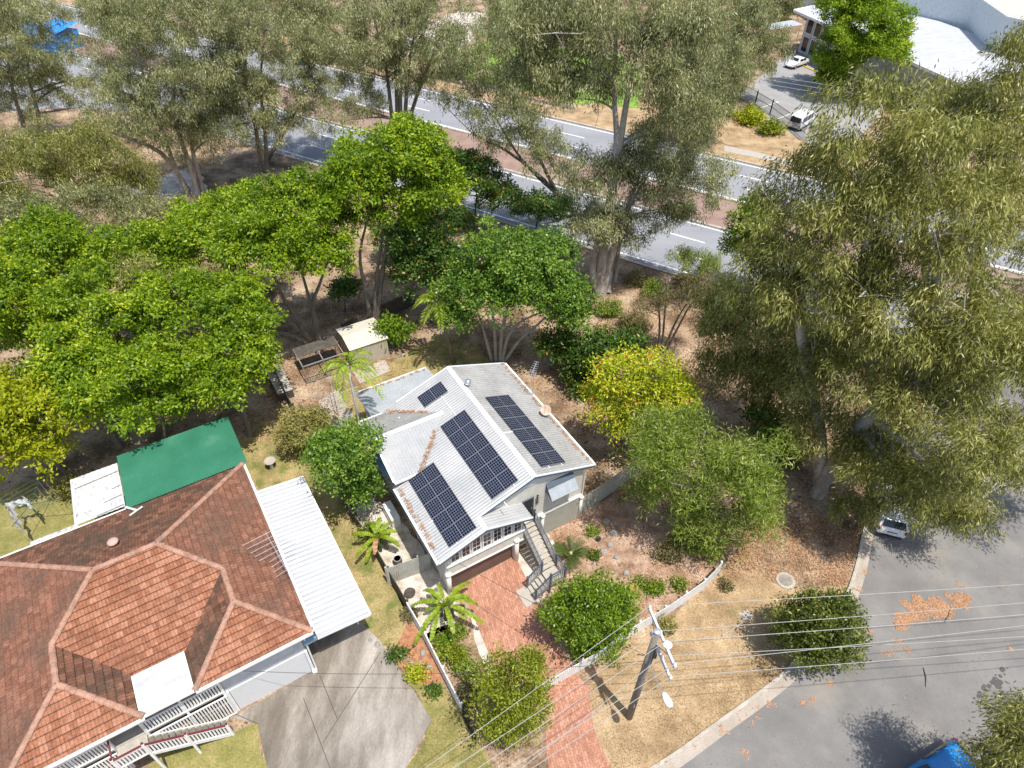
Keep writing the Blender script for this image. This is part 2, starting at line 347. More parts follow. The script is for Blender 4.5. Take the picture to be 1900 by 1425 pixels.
m_trunkd = M('dark_bark', [(.3, (.055, .045, .038)), (.7, (.13, .105, .085))], 3, 16, .25, .9, stretch=(1, 1, .35), bump=.4, bscale=12)
m_trunkp = M('smooth_pale_bark', [(.3, (.30, .28, .25)), (.7, (.50, .47, .43))], 3, 14, .25, .9, stretch=(1, 1, .4), bump=.3, bscale=12)
m_panel = brickmat('solar_cells', (.007, .009, .022), (.010, .013, .030), (.22, .24, .29), .155, .155, .009, 0, [(.3, (.95, .95, .95)), (.7, (1.05, 1.05, 1.05))], offset=0, uv=True, rough=.18, bump=0)
m_panelr = plain('panel_frame', (.03, .03, .035), .4, .5)
m_busbar = plain('panel_busbar', (.24, .25, .28), .4, .2)
# foliage
m_fig = leafmat('bright_fig_leaves', [(0, (0.069, 0.138, 0.006)), (.45, (0.188, 0.294, 0.010)), (.8, (0.338, 0.444, 0.018)), (1, (0.500, 0.552, 0.040))], .38)
m_lime = leafmat('lime_leaves', [(0, (.16, .20, .006)), (.5, (.36, .40, .010)), (1, (.52, .52, .03))], .38)
m_dome = leafmat('dark_glossy_leaves', [(0, (.045, .11, .012)), (.5, (.14, .255, .026)), (1, (.32, .43, .075))], .32, .35)
m_gum = leafmat('grey_gum_leaves', [(0, (0.085, 0.100, 0.038)), (.4, (0.226, 0.244, 0.097)), (.75, (0.415, 0.419, 0.196)), (1, (0.708, 0.675, 0.432))], .34, .4, (1.1, 1.1, .7))
m_gumb = leafmat('olive_gum_leaves', [(0, (0.081, 0.094, 0.018)), (.4, (0.218, 0.230, 0.052)), (.75, (0.380, 0.372, 0.098)), (1, (0.621, 0.578, 0.241))], .34, .4, (1.1, 1.1, .7))
m_street = leafmat('olive_green_leaves', [(0, (.045, .07, .010)), (.5, (.115, .15, .022)), (.85, (.22, .25, .045)), (1, (.38, .36, .10))], .3, .35)
m_acacia = leafmat('feathery_green_leaves', [(0, (0.095, 0.144, 0.017)), (.5, (0.213, 0.287, 0.035)), (.85, (0.336, 0.414, 0.072)), (1, (0.560, 0.529, 0.242))], .36)
m_gold = leafmat('golden_leaves', [(0, (0.182, 0.240, 0.011)), (.5, (0.442, 0.492, 0.020)), (.93, (0.728, 0.720, 0.066)), (1, (0.750, 0.300, 0.055))], .36)
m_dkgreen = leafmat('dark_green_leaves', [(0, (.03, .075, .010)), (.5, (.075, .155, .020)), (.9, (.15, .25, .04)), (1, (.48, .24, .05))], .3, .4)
m_olive = leafmat('olive_shrub_leaves', [(0, (.16, .155, .04)), (.5, (.32, .29, .085)), (1, (.47, .42, .15))])
m_citrus = leafmat('glossy_green_leaves', [(0, (.065, .13, .008)), (.5, (.16, .265, .014)), (1, (.32, .42, .04))], .36, .35)
m_conifer = leafmat('yellow_green_leaves', [(0, (.10, .135, .008)), (.5, (.235, .28, .016)), (1, (.40, .43, .05))], .36)
m_palm = leafmat('palm_leaflets', [(0, (.12, .20, .012)), (.5, (.27, .36, .025)), (1, (.45, .50, .06))], .35)
m_banana = leafmat('banana_leaf', [(0, (.14, .23, .012)), (.5, (.25, .36, .02)), (1, (.40, .48, .05))], .35)
m_cycad = leafmat('cycad_leaflets', [(0, (.05, .085, .012)), (1, (.12, .17, .03))], .2)
m_dry = leafmat('dry_leaf', [(0, (.25, .12, .05)), (.5, (.42, .22, .11)), (1, (.62, .42, .26))], .1, .8, (1, .9, .7))
m_pile = leafmat('fallen_leaf', [(0, (.34, .17, .085)), (.5, (.55, .31, .175)), (1, (.72, .48, .31))], .1, .8, (1, .9, .7))
m_grass = leafmat('grass_blades', [(0, (.15, .125, .045)), (.5, (.34, .255, .13)), (1, (.52, .40, .24))], .3, .7)
m_scrub = leafmat('dry_scrub_leaves', [(0, (.10, .085, .03)), (.5, (.21, .18, .075)), (1, (.33, .28, .14))])
m_barkp = m_grey_t
# ------------------------------------------------------------------ ground sheets
def dense(pts, step=.5, amp=.25, seed=1, keep=()):
    rg = random.Random(seed); out = []
    for i in range(len(pts)):
        a = Vector(pts[i]); b = Vector(pts[(i + 1) % len(pts)]); k = max(1, int((b - a).length / step))
        nn = Vector((-(b - a).y, (b - a).x)).normalized()
        for j in range(k):
            q = a.lerp(b, j / k)
            if j: q = q + nn * rg.uniform(-amp, amp)
            out.append((q.x, q.y))
    return out
def sheet(name, pts, level, mat, amp=0.0, step=.5, seed=1, px=True):
    pts = [at2(*p) for p in pts] if px else pts
    if amp: pts = dense(pts, step, amp, seed)
    me = bpy.data.meshes.new(name); z = .004 * level
    n = len(pts); a = sum(pts[i][0] * pts[(i + 1) % n][1] - pts[(i + 1) % n][0] * pts[i][1] for i in range(n))
    if a < 0: pts = pts[::-1]
    me.from_pydata([(p[0], p[1], z) for p in pts], [], [tuple(range(n))])
    me.materials.append(mat); o = bpy.data.objects.new(name, me); COL.objects.link(o); return structure(o)
sheet('ground', [(-900, -300), (900, -300), (900, 1500), (-900, 1500)], 0, m_litter, px=False)
# highway: two carriageways and the paved median
HD = Vector((1, -.57)).normalized(); HN = Vector((.57, 1)).normalized()
def hstrip(name, c0, c1, level, mat, x0=-170, x1=130, amp=0):
    pts = [(x, c - .57 * x) for x, c in ((x0, c0), (x1, c0), (x1, c1), (x0, c1))]
    return sheet(name, pts, level, mat, amp, 1.5, px=False)
hstrip('far_verge', 94.2, 112, 1, m_verge, amp=.6)
sheet('lush_grass', [(832, 118), (905, 70), (1000, 82), (1150, 100), (1200, 145), (1190, 200), (1060, 190), (950, 160), (870, 150)], 2, m_lush, .8, 1.5)
sheet('dirt_clearing', [(770, 60), (850, 20), (905, 25), (880, 70), (840, 100), (790, 110), (720, 95)], 2, m_gravel, .8, 1.5)
hstrip('highway_near', 62.6, 74.4, 2, m_highway)
hstrip('highway_far', 82.2, 94.0, 2, m_highway)
hstrip('median', 74.4, 82.2, 3, m_median)
sheet('side_road', [(-60, 212), (-60, 150), (140, 130), (300, 180), (560, 235), (500, 248), (250, 208), (120, 200)], 1, m_highway)
sheet('tan_path', [(235, 350), (330, 315), (372, 322), (385, 352), (310, 372), (245, 366)], 2, m_gravel, .2)
sheet('footpath', [(1345, 270), (1411, 284), (1470, 300), (1600, 332), (1640, 350), (1640, 358), (1590, 342), (1465, 309), (1408, 294), (1343, 280)], 4, m_slab, .1)
def marks(name, segs, width, level=4):
    b = MB()
    for x0, x1, c in segs:
        p = Vector((x0, c - .57 * x0, .004 * level)); q = Vector((x1, c - .57 * x1, .004 * level)); n = Vector((HN.x, HN.y, 0)) * width / 2
        b.face([p - n, q - n, q + n, p + n])
    return structure(b.build(name, m_line))
segs = [(-150, 120, 73.9), (-150, 120, 82.7), (-150, 120, 93.5), (-150, 120, 63.2)]
for c in (66.7, 70.3, 86.3, 89.9): segs += [(x, x + 3.2, c) for x in np.arange(-140, 110, 10.4)]
marks('lane_markings', segs, .2)
def hkerb(name, c, w=.35):
    b = MB(); x0, x1 = -150, 120
    p = Vector((x0, c - .57 * x0)); q = Vector((x1, c - .57 * x1)); n = Vector((HN.x, HN.y)) * w
    b.prism([tuple(p), tuple(q), tuple(q + n), tuple(p + n)], -.05, .13); structure(b.build(name, m_kerb))
hkerb('kerb', 61.9); hkerb('kerb', 74.3); hkerb('kerb', 81.9); hkerb('kerb', 94.1)
# residential street
KERB = [(1130, 1475), (1240, 1412), (1330, 1347), (1425, 1278), (1482, 1228), (1535, 1168), (1572, 1108), (1592, 1050), (1606, 985), (1632, 905), (1680, 820), (1745, 740), (1830, 680), (1960, 610)]
def smooth(pts, k=6):
    pts = [Vector(p) for p in pts]; out = []
    for i in range(len(pts) - 1):
        p0, p1, p2, p3 = pts[max(i - 1, 0)], pts[i], pts[i + 1], pts[min(i + 2, len(pts) - 1)]
        for j in range(k):
            t = j / k; out.append(.5 * ((2 * p1) + (p2 - p0) * t + (2 * p0 - 5 * p1 + 4 * p2 - p3) * t * t + (3 * p1 - p0 - 3 * p2 + p3) * t ** 3))
    return out + [pts[-1]]
KW = smooth([at2(*p) for p in KERB])
def offset(line, d):
    out = []
    for i, p in enumerate(line):
        t = (line[min(i + 1, len(line) - 1)] - line[max(i - 1, 0)]).normalized(); out.append(p + Vector((t.y, -t.x)) * d)
    return out
sheet('road', [tuple(p) for p in KW] + [(75, 45), (75, -20), (2, -20)], 2, m_asphalt, px=False)
g1 = offset(KW, .5)
sheet('gutter', [tuple(p) for p in KW] + [tuple(p) for p in g1[::-1]], 3, m_gutter, px=False)
b = MB(); k0 = offset(KW, -.16); k1 = offset(KW, .02)
for i in range(len(KW) - 1):
    a, c, d, e = k0[i], k1[i], k1[i + 1], k0[i + 1]
    b.faces([(*a, -.05), (*c, -.05), (*d, -.05), (*e, -.05), (*a, .10), (*c, .08), (*d, .08), (*e, .10)], [(4, 5, 6, 7), (1, 2, 6, 5), (3, 0, 4, 7)])
structure(b.build('kerb', m_kerb))
# verges, lawns, beds and paths
sheet('verge', [(1088, 1275), (1150, 1203), (1240, 1150), (1335, 1070), (1365, 1030), (1420, 1075), (1480, 1095), (1560, 1085), (1567, 1106), (1530, 1166), (1478, 1226), (1422, 1276), (1327, 1344), (1238, 1408), (1130, 1470), (1085, 1470), (1125, 1400), (1100, 1340)], 1, m_verge, .12, .4)
sheet('lawn', [(455, 862), (440, 815), (500, 775), (560, 800), (610, 890), (655, 962), (722, 1068), (757, 1135), (740, 1195), (700, 1192), (672, 1160), (640, 1100), (480, 910)], 1, m_lawn, .2)
sheet('lawn', [(752, 1262), (800, 1245), (830, 1285), (858, 1330), (905, 1400), (930, 1475), (735, 1475), (801, 1337), (778, 1290)], 1, m_greenlawn, .1)
sheet('lawn', [(260, 1475), (290, 1400), (360, 1375), (436, 1358), (476, 1341), (505, 1475)], 1, m_greenlawn, .12)
sheet('lawn', [(-80, 1075), (-80, 930), (20, 905), (70, 895), (110, 915), (160, 880), (240, 900), (200, 980), (60, 1060)], 1, m_greenlawn, .3)
sheet('lawn', [(560, 790), (600, 740), (660, 720), (760, 650), (830, 615), (880, 640), (935, 690), (830, 720), (700, 800), (640, 850), (590, 850)], 1, m_lawn, .35)
sheet('lawn', [(1330, 540), (1200, 500), (1140, 490), (1120, 560), (1230, 600), (1300, 700), (1340, 680)], 1, m_litter, .3)
sheet('garden_soil', [(1000, 1000), (1073, 958), (1165, 897), (1215, 930), (1290, 1000), (1330, 1062), (1290, 1098), (1180, 1172), (1050, 1250), (1030, 1180), (1000, 1125), (962, 1040)], 1, m_mulch, .12)
sheet('gravel_bed', [(725, 1085), (690, 1010), (655, 945), (690, 925), (740, 960), (800, 1040), (835, 1098), (855, 1102), (850, 1160), (800, 1185), (775, 1180), (750, 1130)], 1, m_gravel, .1)
sheet('gravel_bed', [(950, 1032), (975, 1020), (1012, 985), (1030, 1010), (1010, 1120), (985, 1110), (962, 1060)], 2, m_gravel, .08)
sheet('garden_soil', [(775, 1178), (850, 1155), (880, 1150), (905, 1205), (925, 1245), (950, 1330), (900, 1350), (858, 1318), (810, 1235)], 1, m_litter, .1)
sheet('gravel_bed', [(868, 1135), (884, 1140), (930, 1240), (910, 1262), (890, 1215)], 2, m_gravel, .08)
sheet('bark_bed', [(722, 1215), (745, 1180), (762, 1150), (800, 1215), (826, 1262), (790, 1272), (770, 1266), (748, 1245)], 2, m_bark, .08)
sheet('garden_path', [(590, 745), (625, 722), (640, 745), (655, 770), (650, 790), (620, 795), (600, 770)], 2, m_slab, .04)
DRV = [(840, 1094), (957, 1030), (966, 1052), (1003, 1127), (1030, 1180), (1056, 1238), (1094, 1276), (1096, 1325), (1110, 1375), (1150, 1455), (1160, 1480), (1005, 1480), (1020, 1440), (1012, 1380), (1015, 1300), (985, 1290), (945, 1292), (915, 1232), (882, 1152), (862, 1108)]
sheet('brick_driveway', DRV, 3, m_paver)
CON = [(430, 1332), (584, 1242), (640, 1205), (590, 1150), (700, 1100), (672, 1158), (706, 1190), (722, 1215), (748, 1252), (770, 1285), (801, 1336), (752, 1425), (735, 1480), (508, 1480), (478, 1344)]
sheet('concrete_driveway', [(430, 1332), (584, 1242), (470, 1000), (560, 950), (668, 1152), (706, 1190), (722, 1215), (748, 1252), (770, 1285), (801, 1336), (752, 1425), (735, 1480), (508, 1480), (478, 1344)], 3, m_conc)
b = MB()
for p, q in (((706, 1210), (599, 1379)), ((563, 1295), (618, 1440)), ((593, 1252), (626, 1334)), ((430, 1322), (478, 1343))):
    a, c = at(*p), at(*q); n = Vector((-(c - a).y, (c - a).x, 0)).normalized() * .018; z = Vector((0, 0, .016))
    b.face([a - n + z, c - n + z, c + n + z, a + n + z])
structure(b.build('driveway_joints', m_joint))
rg_ = random.Random(5); b = MB()
for j in range(34):
    t_ = rg_.random(); c = at(1808 + 62 * t_ + rg_.uniform(-6, 6), 1302 - 62 * t_ + rg_.uniform(-7, 7), 0); r_ = rg_.uniform(.03, .14) if j else .34
    b.face([(c.x + r_ * rg_.uniform(.6, 1.1) * math.cos(a_), c.y + r_ * rg_.uniform(.6, 1.1) * math.sin(a_), .0105 + .00005 * j) for a_ in np.linspace(0, 6.283, 13)[:-1]])
structure(b.build('oil_stains', plain('oil_stain', (.085, .08, .078), .7)))
# car park of the commercial building
sheet('car_park', [(1372, 178), (1440, 115), (1475, 98), (1600, 140), (1640, 200), (1560, 300), (1470, 250)], 3, M('car_park_asphalt', [(.3, (.27, .265, .26)), (.7, (.36, .355, .345))], .4, 12, .12, .9))
b = MB()
for p, q in (((1412, 200), (1444, 189)), ((1470, 152), (1490, 146)), ((1500, 175), (1540, 160)), ((1440, 222), (1470, 210))):
    a, c = at(*p), at(*q); n = Vector((-(c - a).y, (c - a).x, 0)).normalized() * .1; z = Vector((0, 0, .018))
    b.face([a - n + z, c - n + z, c + n + z, a + n + z])
structure(b.build('bay_markings', m_line))
b = MB(); a, c = at(1478, 118), at(1540, 145); b.bar(a + Vector((0, 0, .07)), c + Vector((0, 0, .07)), .25, .14); structure(b.build('yellow_kerb', plain('yellow_paint', (.65, .42, .05), .7)))

# ------------------------------------------------------------------ main house
O1 = Vector((-3.371, 20.10, 0)); R1 = R(31.4)
H = thing('weatherboard_house', 'cream weatherboard house with grey corrugated iron roof covered in solar panels', 'house', O1, R1)
k = .357
zl = lambda u: 6.5 - k * abs(u - 5.75)
# walls
b = MB(); b.vprism([(0, 0), (0, zl(0) - .2), (2.4, zl(2.4) - .2), (5.75, 6.28), (9.44, zl(9.44) - .2), (9.44, 2.25), (5.0, 2.25), (5.0, 0)], .69, 10.5)
b.vprism([(5.0, .0), (5.0, 2.25), (9.3, 2.25), (9.3, 0)], .95, 10.4)
wall = b.build('wall', m_clad, H)
b = MB(); b.vprism([(0, 1.75), (0, 2.72), (4.9, 2.72), (4.9, 1.75)], 0, .69)          # sunroom front below windows
b.vprism([(.02, 2.72), (.02, 4.2), (2.2, 5.0), (4.88, 4.15), (4.88, 2.72)], .06, .69)
b.build('sunroom_wall', m_clad, H)
b = MB(); b.box(.2, 4.2, .22, .40, 0, 1.8); gd = b.build('garage_door', m_brown, H)
for a0, a1 in ((.0, .12), (4.32, 4.44)): b = MB(); b.box(a0, a1, .03, .69, 0, 1.75); b.build('garage_pier', m_cream, H)
for u in (-.02, 4.42):
    b = MB(); b.tube([(u, -.06, 0), (u, -.06, 1.95)], .14, 10); b.tube([(u, -.06, 1.95), (u, -.06, 2.12)], [.17, .2], 10); b.build('post', m_cream, H, True)
b = MB(); b.box(-.06, 4.96, -.05, -.002, 1.70, 1.80); b.box(-.06, 4.96, -.09, -.002, 2.66, 2.76); b.build('sill_board', m_white, H)
for i in range(7):
    u0 = .22 + i * .665; w = .58; zt = min(4.18, zl(u0 + .1) - .32, 4.98 - .33 * max(0, u0 + w - 2.2) - .1) if i < 2 else 4.08
    f = MB()
    for (a0, a1, z0, z1) in ((u0, u0 + .07, 2.78, zt), (u0 + w - .07, u0 + w, 2.78, zt), (u0 + .07, u0 + w - .07, 2.78, 2.85), (u0 + .07, u0 + w - .07, zt - .07, zt)):
        f.box(a0, a1, .0, .055, z0, z1)
    for j in (1, 2): f.box(u0 + .07, u0 + w - .07, .02, .05, 2.85 + (zt - 2.92) * j / 3 - .015, 2.85 + (zt - 2.92) * j / 3 + .015)
    f.box(u0 + w / 2 - .012, u0 + w / 2 + .012, .022, .048, 2.85, zt - .07)
    wf = f.build('window', m_white, H); g = MB(); g.box(u0 + .07, u0 + w - .07, .03, .045, 2.85, zt - .07); g.build('pane', m_glass, wf)
# main front wall: door, window with hood, batten screen
f = MB()
for a0, a1, z0, z1 in ((5.2, 5.28, 2.3, 4.35), (5.86, 5.94, 2.3, 4.35), (5.28, 5.86, 4.27, 4.35)): f.box(a0, a1, .62, .688, z0, z1)
f.build('door_frame', m_bluegrey, H); f = MB(); f.box(5.28, 5.86, .655, .685, 2.3, 4.27); dr = f.build('door', m_dark, H)
f = MB(); f.tube([(5.8, .63, 3.3), (5.8, .63, 3.42)], .02); f.build('handle', m_metal, dr)
f = MB(); f.tube([(6.18, .64, 4.35), (6.18, .64, 3.5)], .03); [f.tube([(6.18, .62, 4.3 - q * .1), (6.18 + .1 * (-1) ** q, .6, 4.25 - q * .1)], .025) for q in range(8)]; f.build('wall_ornament', m_black, H)
f = MB()
for a0, a1, z0, z1 in ((6.95, 7.03, 3.36, 4.6), (8.35, 8.43, 3.36, 4.6), (7.03, 8.35, 3.36, 3.46), (7.03, 8.35, 4.5, 4.6), (7.66, 7.72, 3.46, 4.5)): f.box(a0, a1, .60, .688, z0, z1)
wf = f.build('window', m_white, H); g = MB(); g.box(7.03, 8.35, .63, .66, 3.46, 4.5); g.build('pane', m_glass, wf)
f = MB(); corrug(f, [(6.75, .68, 4.9), (8.6, .68, 4.9), (8.6, -.05, 4.15), (6.75, -.05, 4.15)], (0, -.7, -.72), .09, .015)
hd = f.build('window_hood', plain('grey_hood_sheet', (.36, .39, .42), .5), H); f = MB()
f.face([(6.74, .70, 5.0), (8.61, .70, 5.0), (8.61, .42, 4.70), (6.74, .42, 4.70)]); f.build('hood_top_strip', m_bluegrey, hd); f = MB()  # dark blue-grey strip across the top of the hood
for u in (6.78, 8.57): f = MB(); f.uprism([(.685, 4.86), (.685, 4.2), (-.02, 4.14)], u - .015, u + .015); f.build('side_panel', m_bluegrey, hd)
f = MB(); f.box(5.05, 9.42, .60, .66, .05, 2.2); f.build('batten_screen', m_bat, H)
f = MB(); f.box(5.02, 9.46, .54, .688, 2.2, 2.34); f.build('floor_beam', m_cream, H)
for u in (6.6, 9.42):
    f = MB(); f.tube([(u, .55, 0), (u, .55, 2.1)], .1, 8); f.tube([(u, .55, 2.1), (u, .55, 2.2)], [.12, .17], 8); f.build('post', m_cream, H, True)
f = MB(); f.vprism([(3.6, 5.50), (5.75, 6.27), (7.9, 5.50)], .63, .688)
f.build('gable_panel', m_trim, H)
# roofs
rf = MB()
P = lambda u, v: (u, v, zl(u))
PT = .19
corrug(rf, [P(-.66, -.47), P(2.2, -.47), P(2.2, .44), P(-.66, .44)], (-1, 0, -k), .19, .032)
corrug(rf, [P(-.66, .44), P(5.75, .44), P(5.75, 5.4), P(-.66, 5.4)], (-1, 0, -k), .19, .032)
corrug(rf, [P(.05, 5.4), P(5.75, 5.4), P(5.75, 10.9), P(.05, 10.9)], (-1, 0, -k), .19, .032)
za = zl(2.2); corrug(rf, [(2.2, -.47, za), (5.15, -.47, za - .98), (5.15, .69, za - .98), (2.2, .69, za)], (1, 0, -.332), .19, .032)
roof = rf.build('roof', m_steel, H)
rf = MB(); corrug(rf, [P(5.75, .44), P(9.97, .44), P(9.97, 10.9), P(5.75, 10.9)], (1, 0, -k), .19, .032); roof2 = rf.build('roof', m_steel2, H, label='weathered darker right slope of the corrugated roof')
kw = .382; ZW = 5.85
rf = MB(); corrug(rf, [(-.65, 8, ZW), (3.93, 8, ZW), (1.05, 5.25, ZW - 1.05), (-.65, 5.25, ZW - 1.05)], (0, -1, -kw), .19, .032)
wr = rf.build('wing_roof', m_steel, H)
rf = MB(); corrug(rf, [(-.65, 8, ZW), (3.93, 8, ZW), (1.05, 10.75, ZW - 1.05), (-.65, 10.75, ZW - 1.05)], (0, 1, -kw), .19, .032)
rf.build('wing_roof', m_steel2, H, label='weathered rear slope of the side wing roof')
rf = MB(); corrug(rf, [(.45, 10.75, 4.15), (5.85, 10.75, 4.15), (5.85, 14.9, 3.35), (.45, 14.9, 3.35)], (0, 1, -.19), .19, .032); rf.build('rear_roof', m_steelb, H)
b = MB(); b.vprism([(.8, 0), (5.6, 0), (5.6, 3.55), (.8, 3.55)], 10.5, 13.0); b.box(.8, 5.6, 13.0, 14.4, 0, 3.2); b.build('rear_wall', m_wallgrey, H)
b = MB(); b.uprism([(5.5, 0), (5.5, 4.7), (8, 5.65), (10.5, 4.7), (10.5, 0)], -.02, .6); b.build('wing_wall', m_clad, H)
b = MB(); corrug(b, [(-.03, 6.6, 4.5), (-.03, 9.2, 4.5), (-.75, 9.2, 3.8), (-.75, 6.6, 3.8)], (-.7, 0, -.7), .09, .015); hd = b.build('window_hood', plain('blue_grey_sheet', (.16, .25, .36), .5), H)
b = MB(); b.box(-.06, -.022, 6.8, 9.0, 3.0, 4.2); w_ = b.build('window', m_white, H); b = MB(); b.box(-.068, -.062, 6.9, 8.9, 3.1, 4.1); b.build('pane', m_glass, w_)
# caps, barge boards, gutters
b = MB()
def cap(p, q, w=.16):
    p, q = Vector(p), Vector(q); d = (q - p).normalized(); s = d.cross(Vector((0, 0, 1))).normalized() * w
    z = Vector((0, 0, .035)); b.face([p - s - z * 1.2, q - s - z * 1.2, q + z, p + z]); b.face([p + z, q + z, q + s - z * 1.2, p + s - z * 1.2])
cap((5.75, .42, 6.53), (5.75, 10.92, 6.53)); cap((-.66, 8, ZW + .03), (3.9, 8, ZW + .03)); cap((2.2, -.49, za + .03), (2.2, .45, za + .03), .14)
b.build('ridge_cap', m_white, H)
def barge(p, q):
    b = MB(); b.bar(Vector(p) - Vector((0, 0, .13)), Vector(q) - Vector((0, 0, .13)), .035, .16); o = b.build('barge_board', m_bluegrey, H)
    b = MB(); b.bar(Vector(p) - Vector((0, 0, .0)), Vector(q) - Vector((0, 0, .0)), .10, .07); b.build('barge_cap', m_trim, o)
for q in (((5.75, .42, 6.5), (2.25, .42, zl(2.25))), ((5.75, .42, 6.5), (9.97, .42, zl(9.97))), ((2.2, -.49, za), (-.66, -.49, zl(-.66))), ((2.2, -.49, za), (5.15, -.49, za - .98)),
          ((5.75, 10.92, 6.5), (2.0, 10.92, zl(2.0))), ((5.75, 10.92, 6.5), (9.97, 10.92, zl(9.97))), ((-.67, 8, ZW), (-.67, 5.25, ZW - 1.05)), ((-.67, 8, ZW), (-.67, 10.75, ZW - 1.05))): barge(*q)
def gut(p, q): b = MB(); b.bar(p, q, .13, .11); b.build('gutter', m_white, H)
gut((-.72, -.47, zl(-.66) - .06), (-.72, 5.3, zl(-.66) - .06)); gut((10.03, .42, zl(9.97) - .06), (10.03, 10.9, zl(9.97) - .06)); gut((-.65, 5.19, ZW - 1.12), (.95, 5.19, ZW - 1.12)); gut((-.65, 10.81, ZW - 1.12), (.95, 10.81, ZW - 1.12)); gut((.45, 14.96, 3.30), (5.85, 14.96, 3.30))
b = MB(); b.face([(-.6, -.4, zl(-.66) - .16), (.0, -.4, zl(-.66) - .12), (.0, 5.4, zl(-.66) - .12), (-.6, 5.4, zl(-.66) - .16)][::-1]); b.build('soffit', m_cream, H); b = MB(); b.face([(9.4, .5, 4.93), (9.9, .5, 4.85), (9.9, 10.8, 4.85), (9.4, 10.8, 4.93)][::-1])
b.build('soffit', m_cream, H)
for v in (1.2, 3.4): 
    b = MB(); b.box(-.035, -.002, v, v + 1.1, 2.7, 3.8); w_ = b.build('window', m_bluegrey, H); b = MB(); b.box(-.042, -.037, v + .06, v + 1.04, 2.76, 3.74); b.build('pane', m_glass, w_)
for v in (1.0, 2.6, 4.2):
    b = MB(); b.box(-.06, -.002, v, v + .12, 0, 3.9); b.build('wall_post', m_cream, H)
b = MB(); b.tube([(-.06, .06, 3.9), (-.06, .06, .1)], .045, 8); b.build('downpipe', m_cream, H); b = MB(); b.tube([(9.5, .5, 4.9), (9.5, .62, 4.6), (9.5, .62, .1)], .045, 8); b.build('downpipe', m_cream, H)
# solar panels, vent, dish, antenna
def panel(u, v, side, lift=.11):
    c = math.cos(math.atan(k)); du = 1.76 * c
    u1 = u + du
    pt = lambda a, v_, l: Vector((a, v_, zl(a) + l))
    t = MB(); c4 = [pt(u, v, lift), pt(u1, v, lift), pt(u1, v + 1.03, lift), pt(u, v + 1.03, lift)]
    dn = Vector((0, 0, -.04)); t.faces([q + dn for q in c4] + c4, [(0, 3, 2, 1), (4, 5, 6, 7), (0, 1, 5, 4), (1, 2, 6, 5), (2, 3, 7, 6), (3, 0, 4, 7)])
    o = t.build('solar_panel', m_panelr, H)
    t = MB(); up = Vector((0, 0, .004)); e = .02; m_ = (u + u1) / 2
    for a0, a1 in ((u + e, m_ - .012), (m_ + .012, u1 - e)):
        t.face([pt(a0, v + e, lift) + up, pt(a1, v + e, lift) + up, pt(a1, v + 1.03 - e, lift) + up, pt(a0, v + 1.03 - e, lift) + up],
               [(0, 0), (.93, 0), (.93, .93), (0, .93)])
    t.build('cells', m_panel, o)
    t = MB(); t.face([pt(m_ - .014, v + e, lift) + up, pt(m_ + .014, v + e, lift) + up, pt(m_ + .014, v + 1.01, lift) + up, pt(m_ - .014, v + 1.01, lift) + up])
    for vv in (v - .005, v + 1.035): t.bar(pt(u, vv, lift - .01), pt(u1, vv, lift - .01), .02, .03)
    t.build('busbar', m_busbar, o)
panel(3.16, 9.12, 0)
for i in range(6): panel(3.27, .78 + i * 1.055, 0)
for i in range(5): panel(.17, -.10 + i * 1.055, 0)
for i in range(6): panel(6.56, .95 + i * 1.085, 1)
b = MB()
for u, v0, v1 in ((3.7, -.2, 0), (4.6, .62, .78), (.6, -.22, -.1), (1.5, -.22, -.1), (7.0, .78, .95), (7.9, .78, .95)): b.bar((u, v0, zl(u) + .06), (u, v1 + .2, zl(u) + .06), .04, .05)
b.bar((4.35, 7.0, zl(4.35) + .05), (4.35, 9.2, zl(4.35) + .05), .035, .04); b.bar((5.8, 4.1, 6.52), (6.6, 4.1, zl(6.6) + .05), .04, .04); b.bar((-.1, 1.9, zl(-.1) + .06), (.2, 1.9, zl(.2) + .07), .07, .06)
b.build('mounting_rail', m_white, H)
b = MB(); b.lathe([(.13, -.1), (.13, .22), (.2, .25), (.23, .36), (.2, .48), (.1, .55), (.01, .57)], (6.05, 8.75, zl(6.05)), 18); vt = b.build('roof_vent', plain('bright_alloy', (.75, .76, .77), .25, .8), H, True)
b = MB(); dc = Vector((9.55, 5.1, zl(9.55) + .55)); nrm = Vector((-.35, -.62, .70)).normalized(); s_ = nrm.cross(Vector((0, 0, 1))).normalized(); t_ = nrm.cross(s_)
vs = [dc - nrm * .08]; n_ = 20
for q, (rr, dd) in enumerate(((.18, -.06), (.34, 0))):
    for j in range(n_): a_ = 2 * math.pi * j / n_; vs.append(dc + (s_ * math.cos(a_) + t_ * math.sin(a_)) * rr + nrm * dd)
fs = [(0, 1 + j, 1 + (j + 1) % n_) for j in range(n_)] + [(1 + j, 1 + n_ + j, 1 + n_ + (j + 1) % n_, 1 + (j + 1) % n_) for j in range(n_)]
b.faces(vs, fs); ds = b.build('satellite_dish', m_dish, H, True)
b = MB(); b.tube([(9.6, 5.25, zl(9.6)), (9.6, 5.2, zl(9.6) + .3), dc - nrm * .06], .025); b.tube([dc - nrm * .05 - t_ * .3, dc + nrm * .35], .012); b.build('bracket', m_greymetal, ds)
b = MB(); b.tube([(10.0, 7.3, 4.7), (10.0, 7.3, 7.2)], .03); b.tube([(9.5, 6.9, 7.1), (10.6, 7.9, 7.1)], .018)
for j in range(8): q = Vector((9.5, 6.9, 7.1)).lerp(Vector((10.6, 7.9, 7.1)), j / 7); L_ = .45 - .03 * j; b.tube([q + Vector((-.45, .5, 0)) * L_, q + Vector((.45, -.5, 0)) * L_], .012, 4)
b.build('antenna', m_greymetal, H)
b = MB(); b.lathe([(.05, -.1), (.05, .3), (.08, .32), (.02, .36)], (1.55, 9.4, zl(1.55)), 10); b.build('vent_pipe', m_white, H, True)
